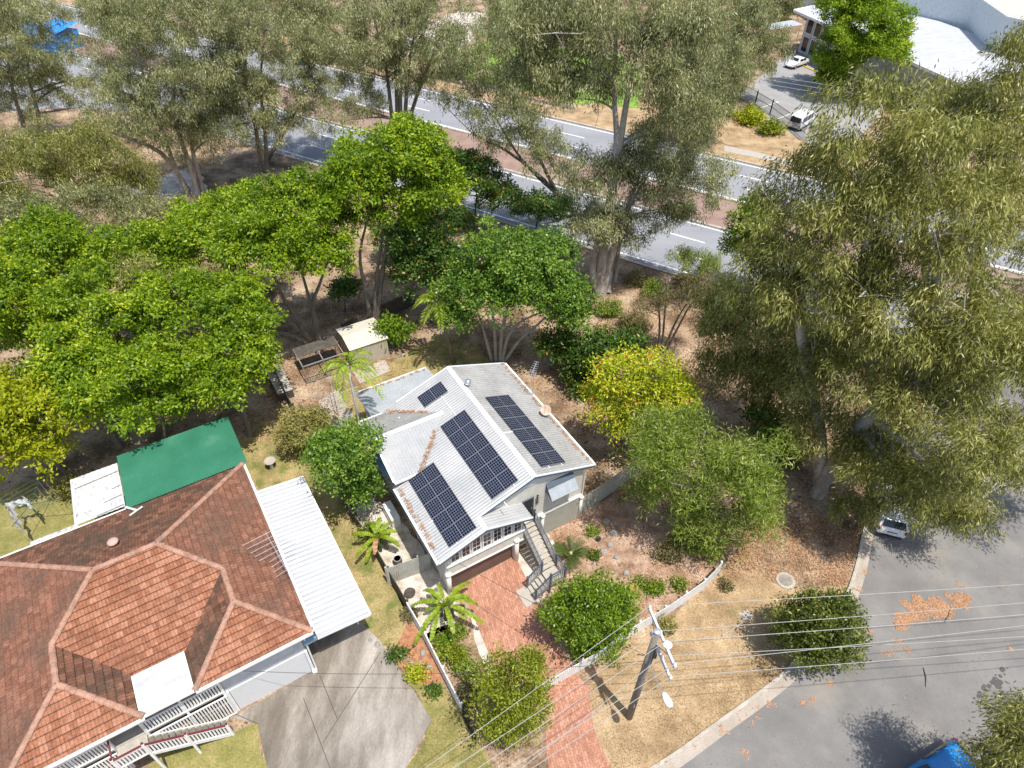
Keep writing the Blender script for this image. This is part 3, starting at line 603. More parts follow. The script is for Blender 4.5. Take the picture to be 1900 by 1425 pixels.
# stairs (a part of the house)
st = MB()
z0, z1 = 2.3, .85; n_ = 10
for i in range(n_):
    f_ = (i + .5) / n_; v = .45 - 2.4 * f_; st.box(5.02, 5.88, v - .125, v + .125, 2.3 - 1.45 * (i + .2) / n_ - .05, 2.3 - 1.45 * (i + .2) / n_)
st.box(4.95, 5.95, -2.85, -1.97, .80, .85)
for i in range(4):
    u = 4.83 - i * .235; st.box(u - .12, u + .10, -2.85, -2.0, .85 - .17 * (i + 1) - .05, .85 - .17 * (i + 1))
stair = st.build('staircase', m_tread, H)
st = MB(); 
for u in (4.98, 5.92): st.bar((u, .5, 2.15), (u, -1.97, .68), .05, .24)
for v in (-1.98, -2.86): st.bar((4.95, v, .70), (3.95, v, .02), .05, .22)
st.box(4.95, 5.95, -2.88, -2.855, .62, .80); st.build('stringer', m_grey_t, stair)
b = MB(); b.box(3.3, 4.12, -3.05, -1.85, 0, .06); b.build('step_pad', m_slab, stair)
def rail(a, c, mat_, hgt=.95, step=.13):
    a, c = Vector(a), Vector(c); up = Vector((0, 0, hgt)); t = MB(); t.bar(a + up, c + up, .07, .06); t.bar(a + Vector((0, 0, .12)), c + Vector((0, 0, .12)), .04, .05)
    o = t.build('handrail', m_bluegrey, stair); t = MB(); L_ = (c - a).length; m = int(L_ / step)
    for j in range(1, m): q = a.lerp(c, j / m); t.bar(q + Vector((0, 0, .12)), q + up, .035, .035)
    t.build('baluster_set', mat_, stair)
m_balus = plain('baluster_paint', (.62, .63, .64), .5)
rail((4.98, .45, 2.3), (4.98, -1.97, .85), m_balus); rail((5.92, .45, 2.3), (5.92, -1.97, .85), m_balus)
rail((5.95, -1.97, .85), (5.95, -2.88, .85), m_balus); rail((5.95, -2.88, .85), (4.95, -2.88, .85), m_balus); rail((4.95, -2.88, .85), (4.0, -2.88, .12), m_balus); rail((4.93, -1.97, .85), (4.0, -1.97, .12), m_balus)
for u, v, zz, h in ((4.98, .45, 2.3, 1.1), (5.92, .45, 2.3, 1.1), (4.95, -1.97, 0, 2.0), (5.95, -1.97, 0, 2.0), (5.95, -2.88, 0, 2.0), (4.95, -2.88, 0, 2.0), (4.0, -2.88, 0, 1.2), (4.0, -1.97, 0, 1.2)):
    t = MB(); t.box(u - .05, u + .05, v - .05, v + .05, zz, zz + h); t.build('newel_post', m_bluegrey, stair)
# ------------------------------------------------------------------ neighbouring house
O2 = Vector((-10.10, 15.43, 0)); R2 = R(32.3)
N2 = thing('tile_roof_house', 'grey-blue house with large terracotta tiled hip roof', 'house', O2, R2)
kt = .416; E0 = 4.5
F, Bk, Rt, Lf, d3, d1 = -.42, 11.75, .60, -12.35, 2.7, 5.05
zr = E0 + kt * d1; zw = E0 + kt * d3
A1 = (Lf + d1, Bk - d1, zr); A2 = (Rt - d1, Bk - d1, zr)
A3 = (Rt - d3, Bk - d1 - (d1 - d3), zw); A4 = (Rt - d3, F + d3, zw); A5 = (Lf + d3, Bk - 2 * d1 + d3, zw); A6 = (Lf + d3, F + d3, zw)
FR, FL, BR, BL = (Rt, F, E0), (Lf, F, E0), (Rt, Bk, E0), (Lf, Bk, E0)
V0 = Bk - 2 * d1                               # eave line of the recessed front slope
ia, ib = Rt - 2 * d3, Lf + 2 * d3              # inner eaves of the two wings
t = MB()
tiles(t, [A1, A2, A3, (ia, V0, E0)], (0, -1, -kt)); tiles(t, [A1, (ia, V0, E0), (ib, V0, E0), A5], (0, -1, -kt))
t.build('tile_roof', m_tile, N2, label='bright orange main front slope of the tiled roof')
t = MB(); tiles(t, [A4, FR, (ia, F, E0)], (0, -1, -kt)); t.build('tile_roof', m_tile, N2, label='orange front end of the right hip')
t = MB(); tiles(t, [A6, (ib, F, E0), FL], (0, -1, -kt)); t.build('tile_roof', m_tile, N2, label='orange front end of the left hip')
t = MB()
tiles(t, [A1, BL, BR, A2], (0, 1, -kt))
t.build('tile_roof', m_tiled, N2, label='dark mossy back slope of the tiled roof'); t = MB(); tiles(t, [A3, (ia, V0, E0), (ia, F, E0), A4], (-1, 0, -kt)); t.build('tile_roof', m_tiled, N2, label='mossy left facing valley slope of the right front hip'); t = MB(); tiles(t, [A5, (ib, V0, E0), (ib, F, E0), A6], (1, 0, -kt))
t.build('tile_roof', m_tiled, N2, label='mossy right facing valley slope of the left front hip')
M3, M5 = (Rt, A3[1], E0), (Lf, A5[1], E0)
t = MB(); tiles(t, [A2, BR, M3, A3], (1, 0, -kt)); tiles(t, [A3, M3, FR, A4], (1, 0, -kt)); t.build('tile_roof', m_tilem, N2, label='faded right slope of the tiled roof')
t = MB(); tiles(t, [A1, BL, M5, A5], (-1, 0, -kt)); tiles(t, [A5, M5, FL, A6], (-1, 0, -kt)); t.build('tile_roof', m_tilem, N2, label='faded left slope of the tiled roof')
b = MB()
def ridge(p, q, r=.14):
    p, q = Vector(p), Vector(q); n = max(1, int((q - p).length / .42)); d = (q - p).normalized()
    s = d.cross(Vector((0, 0, 1))).normalized(); u = s.cross(d).normalized()
    for i in range(n):
        a = p.lerp(q, i / n) + u * .03; c = p.lerp(q, (i + 1) / n) + u * .03; ra, rb = r * .92, r * 1.12
        va = [a + s * math.cos(x) * ra + u * math.sin(x) * ra * .75 for x in np.linspace(-.25, math.pi + .25, 7)]
        vb = [c + s * math.cos(x) * rb + u * math.sin(x) * rb * .75 for x in np.linspace(-.25, math.pi + .25, 7)]
        b.faces(va + vb, [(j, j + 1, 8 + j, 7 + j) for j in range(6)] + [tuple(range(7, 14))])
for p, q in ((A1, A2), (A2, BR), (A1, BL), (A2, A3), (A3, A4), (A4, FR), (A4, (ia, F, E0)), (A1, A5), (A5, A6), (A6, FL), (A6, (ib, F, E0))): ridge(p, q)
b.build('ridge_cap', m_cap, N2)
b = MB()
for p, q in ((BL, BR), (BR, FR), (FR, (ia, F, E0)), ((ib, F, E0), FL), (FL, BL)):
    p = Vector(p); q = Vector(q); c_ = Vector((-6, 5, E0)); d = (q - p).normalized(); n = Vector((d.y, -d.x, 0)); n = n if n.dot((p + q) / 2 - c_) > 0 else -n
    b = MB(); b.bar(p + n * .07 - Vector((0, 0, .07)), q + n * .07 - Vector((0, 0, .07)), .13, .12); b.build('gutter', m_white, N2)
b = MB(); c4 = [(-.02, .14), (-3.98, .14), (-3.98, 1.8), (-11.8, 1.8), (-11.8, 11.2), (-.02, 11.2)]
b.prism(c4, 2.18, E0 - .02); b.prism([(-.02, .5), (-3.9, .5), (-3.9, 2.2), (-11.8, 2.2), (-11.8, 11.2), (-.02, 11.2)], 0, 2.18); wl = b.build('wall', m_wallgrey, N2)
b = MB(); b.prism([(Rt - .02, F + .03), (ia + .02, F + .03), (ia + .02, V0), (ib, V0), (ib, F + .03), (Lf + .02, F + .03), (Lf + .02, Bk - .03), (Rt - .02, Bk - .03)], E0 - .10, E0 - .05); b.build('soffit', m_wallgrey, N2)
b = MB(); b.box(-3.82, -.12, .10, .16, 0, 2.15); b.build('roller_door', m_roller, N2)
b = MB(); b.box(-3.95, -3.84, .04, .3, 0, 2.18); b.build('garage_pier', m_white, N2); b = MB(); b.box(-.10, .04, .04, .3, 0, 2.18); b.build('garage_pier', m_white, N2); b = MB(); b.tube([(.13, .05, 4.4), (.13, .05, 2.4), (.13, .02, .1)], .045, 8); b.build('downpipe', m_white, N2); b = MB(); b.tube([(-3.99, 0.05, 4.3), (-3.99, .02, .1)], .04, 8); b.build('downpipe', m_white, N2)
b = MB(); b.box(-.1, .12, -.12, .1, 0, .12); b.build('pier_base', m_white, N2)
for u0, u1 in ((-2.75, -2.3), (-2.2, -1.75), (-1.65, -1.3)):
    b = MB(); b.box(u0, u1, .09, .138, 3.45, 4.35); w_ = b.build('window', m_white, N2); b = MB(); b.box(u0 + .05, u1 - .05, .078, .088, 3.5, 4.3); b.build('pane', m_glass, w_)
b = MB(); b.box(-3.75, -3.45, .1, .138, 3.5, 4.0); b.tube([(-3.6, .05, 4.0), (-3.3, -.05, 4.1)], .03); b.build('meter_box', m_black, N2)
# sheet metal awning over the entry, set in the tiles
b = MB(); corrug(b, [(-7.05, 1.62, 4.66), (-4.85, 1.62, 4.66), (-4.85, -.38, 4.54), (-7.05, -.38, 4.54)], (0, -1, -.06), .13, .015); aw = b.build('entry_roof', m_whitesteel, N2)
b = MB(); b.bar((-7.05, -.42, 4.47), (-4.85, -.42, 4.47), .1, .1); b.bar((-7.07, -.38, 4.5), (-7.07, 1.62, 4.62), .04, .12); b.bar((-4.83, -.38, 4.5), (-4.83, 1.62, 4.62), .04, .12); b.build('fascia', m_white, aw)
# veranda with balustrade and stair
b = MB(); b.box(-11.8, -3.98, .05, 1.8, 2.2, 2.32); b.box(-8.75, -7.5, -.85, .06, 2.2, 2.32); b.build('veranda_floor', m_tread, N2)
b = MB()
def pickets(a, c, z0, z1, z0b, z1b, step=.13, w=.07):
    a, c = Vector(a), Vector(c); n = max(2, int((c - a).length / step))
    for j in range(n):
        f_ = (j + .5) / n; q = a.lerp(c, f_); b.bar(q + Vector((0, 0, z0 + (z0b - z0) * f_)), q + Vector((0, 0, z1 + (z1b - z1) * f_)), w, .025, (0, 1, 0))
    for zz, zb in ((z0 + .04, z0b + .04), (z1, z1b)): b.bar(a + Vector((0, 0, zz)), c + Vector((0, 0, zb)), .06, .07)
pickets((-3.98, .02, 0), (-7.45, .02, 0), 2.4, 3.35, 2.4, 3.35); pickets((-8.8, .02, 0), (-11.8, .02, 0), 2.4, 3.35, 2.4, 3.35)
pickets((-3.98, -.06, 0), (-7.4, -.06, 0), .15, 2.1, .15, 2.1); pickets((-8.8, -.06, 0), (-11.8, -.06, 0), .15, 2.1, .15, 2.1)
b.build('balustrade', m_white, N2)
b = MB()
for u in (-4.03, -5.7, -7.45, -8.8, -10.3, -11.75): b.box(u - .05, u + .05, -.0, .1, 0, 4.4)
b.build('veranda_post', m_white, N2)
b = MB()
for i in range(12):
    u = -7.4 + i * .245; z = 2.2 - (i + .4) * .178; b.box(u - .115, u + .115, -.88, -.12, z - .05, z)
sr = b.build('staircase', m_oldtread, N2)
b = MB(); b.bar((-7.5, -.10, 2.15), (-4.5, -.10, 0.05), .04, .24); b.bar((-7.5, -.90, 2.15), (-4.5, -.90, 0.05), .04, .24); b.build('stringer', m_white, sr)
b = MB(); pickets((-8.75, -.92, 0), (-7.5, -.92, 0), 2.3, 3.2, 2.3, 3.2, .13); pickets((-7.5, -.92, 0), (-4.45, -.92, 0), 2.2, 3.15, .15, 1.05, .13); b.build('baluster_set', m_white, sr)
b = MB(); b.bar((-8.78, -.92, 3.25), (-7.5, -.92, 3.25), .08, .06); b.bar((-7.5, -.92, 3.22), (-4.4, -.92, 1.12), .08, .06); b.bar((-8.75, -.9, 3.25), (-8.75, .02, 3.4), .07, .06); b.build('handrail', m_maroon, sr)
for u, z in ((-8.75, 3.35), (-7.5, 3.35), (-6.0, 2.3), (-4.45, 1.25)):
    b = MB(); b.box(u - .055, u + .055, -.98, -.87, 0, z); p_ = b.build('newel_post', m_white, sr); b = MB(); b.lathe([(.03, 0), (.06, .04), (.06, .08), (.02, .13)], (u, -.925, z), 8); b.build('post_cap', m_maroon, p_)
b = MB(); b.box(-6.55, -6.2, -.75, -.4, 1.42, 1.46); b.build('step_mat', m_terra, sr)
# carport, green rear roof, patio sheet roof, lean-to
b = MB(); corrug(b, [(.70, -.2, 3.32), (3.42, -.2, 3.02), (3.42, 10.35, 3.02), (.70, 10.35, 3.32)], (1, 0, -.11), .3, .05); cp = b.build('carport_roof', m_whitesteel, N2)
b = MB(); b.bar((3.46, -.22, 2.95), (3.46, 10.37, 2.95), .1, .14); b.bar((.7, -.21, 3.22), (3.42, -.21, 2.94), .04, .14); b.bar((.7, 10.36, 3.22), (3.42, 10.36, 2.94), .04, .14); b.build('fascia', m_white, cp)
b = MB()
for v in (1.3, 4.8, 8.5): b.tube([(2.95, v, 0), (2.95, v, 2.95)], .045, 8); b.bar((.7, v, 3.2), (3.4, v, 2.92), .06, .1)
b.build('carport_post', m_white, N2)
b = MB(); b.box(.02, .68, -.1, .3, 2.95, 3.25); b.build('bulkhead', plain('blue_board', (.22, .33, .44), .5), N2)
b = MB(); corrug(b, [(-5.72, 11.65, 4.62), (.88, 11.65, 4.62), (.88, 16.75, 4.02), (-5.72, 16.75, 4.02)], (0, 1, -.12), .2, .03); b.build('rear_roof', m_greenroof, N2, label='dark green corrugated rear roof')
b = MB(); b.box(-5.5, .6, 11.25, 16.3, 0, 3.9); b.build('rear_wall', m_wallgrey, N2)
b = MB(); corrug(b, [(-8.3, 11.9, 4.62), (-5.76, 11.9, 4.62), (-5.76, 16.05, 4.12), (-8.3, 16.05, 4.12)], (0, 1, -.12), .28, .03); b.build('patio_roof', m_oldwhite, N2, label='mildewed white sheet roof over rear patio')
b = MB()
for u in (-8.2, -5.9): b.tube([(u, 15.9, 0), (u, 15.9, 4.1)], .05, 8)
b.build('patio_post', m_white, N2)
b = MB()
for q in range(3): b.bar((-7.2 + q * .45, 11.95 + q * .9, 4.66 - q * .108), (-5.8, 11.95 + q * .9 + .1, 4.66 - q * .108), .03, .03)
b.bar((-8.1, 15.0, 4.3), (-5.8, 15.2, 4.28), .04, .04)
b.build('roof_strap', m_grey_t, N2)
b = MB(); b.bar((-5.75, 11.7, 4.75), (-5.2, 10.9, 4.98), .12, .08); b.bar((-5.6, 10.75, 4.98), (-4.9, 11.05, 4.96), .10, .05); b.build('roof_bracket', m_oldwhite, N2)
b = MB(); corrug(b, [(-10.7, 11.95, 4.05), (-8.35, 11.95, 4.05), (-8.35, 12.85, 3.75), (-10.7, 12.85, 3.75)], (0, 1, -.3), .2, .02); b.build('lean_to_roof', m_oldwhite, N2)
b = MB(); b.lathe([(.16, -.2), (.16, .2), (.27, .24), (.27, .30), (.15, .36), (.01, .38)], (-6.35, 8.3, E0 + kt * (Bk - 8.3)), 18); b.build('roof_vent', plain('pink_vent', (.50, .33, .27), .7), N2, True)
b = MB(); ax, ay = .45, 3.9; b.tube([(ax, ay, 4.4), (ax, ay, 6.1)], .025); b.tube([(ax - .1, ay + 1.2, 5.9), (ax + .15, ay - 1.6, 5.9)], .022)
for j in range(9): y = ay + 1.15 - j * .33; L_ = 1.35 - .12 * j if j < 5 else .45; b.tube([(ax - L_, y - .1, 5.92), (ax + L_, y + .1, 5.92)], .013, 4)
b.build('antenna', m_metal, N2)

# ------------------------------------------------------------------ fences
def fence(name, label, path_px, h, mat, step=.12, w=.1, gap=True, post=2.4, pmat=None, group='fences round the two gardens', z0=.03, world=None, thick=.022, capw=0, panel='palings'):
    pts = world or [at(*p) for p in path_px]; o = pts[0]
    T = thing(name, label, 'fence', o, 0, group); pal = MB(); rl = MB()
    for i in range(len(pts) - 1):
        a, c = pts[i] - o, pts[i + 1] - o; d = (c - a); L_ = d.length; d.normalize(); n = Vector((-d.y, d.x, 0)); m = max(1, int(L_ / step))
        for j in range(m):
            q = a + d * ((j + .5) * L_ / m); hh = h + random.Random(i * 999 + j).uniform(-.02, .02)
            pal.bar(q + Vector((0, 0, z0)), q + Vector((0, 0, hh)), w, thick, n)
        for zz in (.3 * h, .8 * h): rl.bar(a + n * .05 + Vector((0, 0, zz)), c + n * .05 + Vector((0, 0, zz)), .05, .08)
        if capw: rl.bar(a + Vector((0, 0, h + .05)), c + Vector((0, 0, h + .05)), capw, .05)
        k_ = max(1, round(L_ / post))
        for j in range(k_ + (i == len(pts) - 2)):
            q = a + d * (L_ * j / k_) + n * .08; pb = MB(); pb.box(q.x - .05, q.x + .05, q.y - .05, q.y + .05, 0, h + .04); pb.build('post', pmat or mat, T)
    pal.build(panel, mat, T); rl.build('rail', pmat or mat, T); return T
fence('paling_fence', 'grey hardwood paling fence running right from the weatherboard house', [(1074, 956), (1112, 931), (1162, 895), (1200, 870)], 1.75, m_pale_fence, .12, .115)
fence('paling_fence', 'short pale paling fence and gate beside the round planter', [(722, 1084), (780, 1063), (800, 1056)], 1.65, m_pale_fence, .12, .115)
fence('boundary_fence', 'dark weathered timber boundary fence beside the white carport lawn', [(651, 962), (690, 1018), (722, 1075), (757, 1135)], 1.25, m_darkfence, .14, .13)
fence('white_fence', 'white boundary fence running down between the two driveways', [(757, 1135), (790, 1192), (822, 1256), (856, 1322)], 1.05, m_white, .11, .105)
fence('mesh_fence', 'dark steel mesh fence end below the yellow-green conifer', [(858, 1326), (868, 1350), (878, 1372)], 1.0, m_frame, .12, .015)
fence('picket_fence', 'white picket fence curving along the front garden verge', [(1148, 1194), (1185, 1172), (1232, 1144), (1270, 1118), (1304, 1094), (1334, 1062)], 1.05, m_white, .12, .112)
fence('picket_fence', 'white picket gate across the brick driveway', [(1028, 1272), (1080, 1242), (1115, 1222), (1148, 1194)], 1.05, m_white, .12, .112)
fence('picket_fence', 'white picket fence behind the yellow-green conifer', [(940, 1330), (985, 1298), (1028, 1272)], 1.05, m_white, .12, .112)
fence('rear_fence', 'dark timber rear fence behind the cream garden shed', [(640, 628), (702, 596), (770, 566)], 1.5, m_darkfence, .14, .13)
fence('boundary_fence', 'dark timber fence beside the rotary clothesline', [(512, 700), (528, 735), (548, 775)], 1.4, m_darkfence, .14, .13)
def guard(label, pts):
    o = pts[0]; T = thing('guard_rail', label, 'guard rail', o, 0, 'guard rails by the highway'); b = MB()
    for i in range(len(pts) - 1):
        a, c = pts[i] - o, pts[i + 1] - o; d = (c - a).normalized(); n = Vector((-d.y, d.x, 0))
        for zz, dp in ((.52, 0), (.64, .05), (.76, 0)): b.bar(a + n * dp + Vector((0, 0, zz)), c + n * dp + Vector((0, 0, zz)), .03, .13)
        m = max(1, int((c - a).length / 2.5))
        for j in range(m): q = a.lerp(c, j / m) - n * .08; pb = MB(); pb.box(q.x - .05, q.x + .05, q.y - .05, q.y + .05, 0, .78); pb.build('post', m_grey_t, T)
    b.build('rail_beam', m_metal, T)
hp = lambda x, c: Vector((x, c - .57 * x, 0))
guard('steel guard rail along the far side of the highway', [hp(x, 97.6) for x in (-34, -22, -10, 2, 8)])
guard('steel guard rail by the tan path between the gum trunks', [at(*p) for p in ((225, 243), (265, 252), (315, 270), (345, 280))])
guard('short steel guard rail at the left end of the highway', [at(*p) for p in ((-20, 202), (10, 208), (45, 216))])
# car park fence
pts = [at(*p) for p in ((1372, 180), (1400, 196), (1428, 213), (1462, 238), (1490, 262))]
T = thing('steel_fence', 'black steel tube fence along the car park edge', 'fence', pts[0]); b = MB()
for i in range(4):
    a, c = pts[i] - pts[0], pts[i + 1] - pts[0]
    for zz in (.15, 1.05, 1.85): b.bar(a + Vector((0, 0, zz)), c + Vector((0, 0, zz)), .05, .05)
    m = int((c - a).length / .13)
    for j in range(m): q = a.lerp(c, j / m); b.bar(q + Vector((0, 0, .15)), q + Vector((0, 0, 1.85)), .02, .02)
    pb = MB(); pb.box(a.x - .06, a.x + .06, a.y - .06, a.y + .06, 0, 2.1); pb.build('post', m_frame, T)
b.build('mesh_panel', m_frame, T)

# ------------------------------------------------------------------ power pole and wires
PB = at(1167, 1330)
PP = thing('power_pole', 'weathered timber power pole with grey crossarms on the dry verge', 'power pole', PB)
PH = 8.85
b = MB(); b.tube([(0, 0, 0), (0, 0, 4), (0, 0, PH)], [.19, .165, .14], 14); b.build('pole', m_pole, PP, True)
b = MB(); b.lathe([(.15, 0), (.16, .03), (.13, .07), (.01, .09)], (0, 0, PH), 14); b.build('pole_cap', m_metal, PP)
T1, T2 = at(1202, 1129, 8.6) - PB, at(1245, 1229, 8.6) - PB; ad = (T2 - T1).normalized(); T1 = Vector((0, 0, 8.55)) - ad * 1.25 + Vector((.2, .08, 0)); T2 = T1 + ad * 2.75
L1 = Vector((.16, .06, 7.6)) - ad * .55; L2 = L1 + ad * 2.1
m_arm = plain('crossarm_paint', (.50, .51, .54), .6)
for p, q in ((T1, T2), (L1, L2)):
    b = MB(); b.bar(p, q, .11, .13); b.build('crossarm', m_arm, PP)
b = MB(); b.bar(T1.lerp(T2, .15) - Vector((0, 0, .05)), (.1, 0, 7.75), .03, .03); b.bar(T1.lerp(T2, .8) - Vector((0, 0, .05)), (.1, 0, 7.75), .03, .03); b.bar((0, 0, 7.6), (.2, .05, 7.6), .2, .2); b.bar((0, 0, 8.55), (.2, .05, 8.55), .2, .2); b.build('arm_brace', m_metal, PP)
def insul(p):
    b = MB(); b.lathe([(.03, 0), (.07, .03), (.07, .07), (.04, .09), (.06, .13), (.02, .17)], p + Vector((0, 0, .06)), 10); return b.build('insulator', m_lampw, PP)
tp = [T1.lerp(T2, f_) for f_ in (.03, .45, .62, .97)]; lp = [L1.lerp(L2, f_) for f_ in (.04, .55, .97)]
for p in tp + lp: insul(p)
b = MB(); b.lathe([(.0, -.02), (.17, .0), (.19, .05), (.14, .1), (.01, .12)], T1.lerp(T2, .66) + Vector((.05, 0, .1)), 14); b.build('pole_disc', m_white, PP)
lamp = at(1237, 1297, 6.1) - PB; ld = Vector((lamp.x, lamp.y, 0)).normalized()
b = MB(); b.tube([(0, 0, 5.9), Vector((0, 0, 6.0)) + ld * .5, lamp - ld * .3 + Vector((0, 0, .03))], .025, 6); la = b.build('lamp_arm', m_metal, PP)
b = MB(); s_ = Vector((-ld.y, ld.x, 0)); prof = [(-.32, .05, .05), (-.2, .13, .1), (.05, .19, .13), (.25, .17, .11), (.36, .08, .05)]
vs = []; n_ = 10
for tt, w_, h_ in prof:
    for j in range(n_): a_ = 2 * math.pi * j / n_; vs.append(lamp + ld * tt + s_ * w_ * math.cos(a_) + Vector((0, 0, h_ * math.sin(a_) * (1 if math.sin(a_) > 0 else .5))))
b.faces(vs, [(i * n_ + j, i * n_ + (j + 1) % n_, (i + 1) * n_ + (j + 1) % n_, (i + 1) * n_ + j) for i in range(4) for j in range(n_)] + [tuple(range(n_ - 1, -1, -1)), tuple(range(4 * n_, 5 * n_))])
b.build('lamp_head', m_white, PP, True)
b = MB(); b.tube([(.16, -.05, 7.6), (.18, -.02, 7.0), (.2, .0, 6.4), (.17, 0, 5.8)], .03, 6); b.box(.13, .3, -.1, .1, 6.6, 6.95); b.tube([(-.2, 0, 6.7), (-.5, .1, 6.6)], .02); b.build('cable_fitting', m_black, PP)
b = MB(); b.box(-.02, .02, -.2, -.16, 1.6, 1.9); b.build('pole_tag', m_metal, PP)
def wire(p, q, label, r=.013, sag=.5, mat=None, group='power lines across the verge and road'):
    o = p; b = MB(); pts = [p.lerp(q, t) - o - Vector((0, 0, 4 * sag * t * (1 - t))) for t in np.linspace(0, 1, 25)]; b.tube(pts, r, 5)
    w = b.build('power_line', mat or m_wire); w.location = o; tag(w, label, 'wire', group)
up_ = Vector((0, 0, .2))
def far(px, py, p, dist):      # far end on the next pole: same height, along the line the photo shows
    e = at(px, py, p.z); d = e - p; return p + d.normalized() * dist
for p, e, nm in ((tp[0], (1900, 1074), 'uppermost of the right-hand wires, from the top end of the upper crossarm'), (tp[1], (1900, 1109), 'right-hand wire leaving the upper crossarm just above the pole top'), (tp[2], (1900, 1131), 'right-hand wire leaving the upper crossarm beside the white disc'),
             (tp[3], (1900, 1152), 'right-hand wire from the lower end of the upper crossarm'), (lp[1], (1900, 1172), 'right-hand wire from the middle of the lower crossarm'), (lp[2], (1900, 1196), 'lowest of the right-hand wires, crossing the bottom of the round street tree')):
    P_ = PB + p + up_; wire(P_, far(e[0], e[1], P_, 42), nm)
for p, e, nm in ((tp[0], (860, 1367), 'uppermost of the left-hand wires, passing over the round garden tree'), (tp[1], (860, 1405), 'second left-hand wire below the top one'), (tp[2], (877, 1425), 'left-hand wire from the upper crossarm beside the white disc'),
             (tp[3], (941, 1425), 'left-hand wire from the lower end of the upper crossarm'), (lp[1], (962, 1425), 'left-hand wire from the middle of the lower crossarm'), (lp[2], (981, 1425), 'lowest of the left-hand wires, crossing the brick driveway')):
    P_ = PB + p + up_; wire(P_, far(e[0], e[1], P_, 38), nm)
HL = O1 + Matrix.Rotation(R1, 3, 'Z') @ Vector((.0, -.35, 4.1)); wire(PB + Vector((-.1, 0, 6.7)), HL, 'thin dark service wire from the pole to the weatherboard house', .012, .3, m_thinwire, 'service wires to the houses')
NL = O2 + Matrix.Rotation(R2, 3, 'Z') @ Vector((-3.3, -.05, 4.1)); wire(PB + Vector((-.15, -.1, 6.4)), NL, 'thin dark service wire dropping to the tiled house garage', .012, .8, m_thinwire, 'service wires to the houses')
for i, c in enumerate((101, 102.2, 103.4)):
    wire(Vector((-20, c + 8, 9)), Vector((52, c - 33, 9 + .2 * i)), ('lowest', 'middle', 'topmost')[i] + ' of three thin wires above the far highway verge', .02, .8, m_wire, 'wires along the far verge')

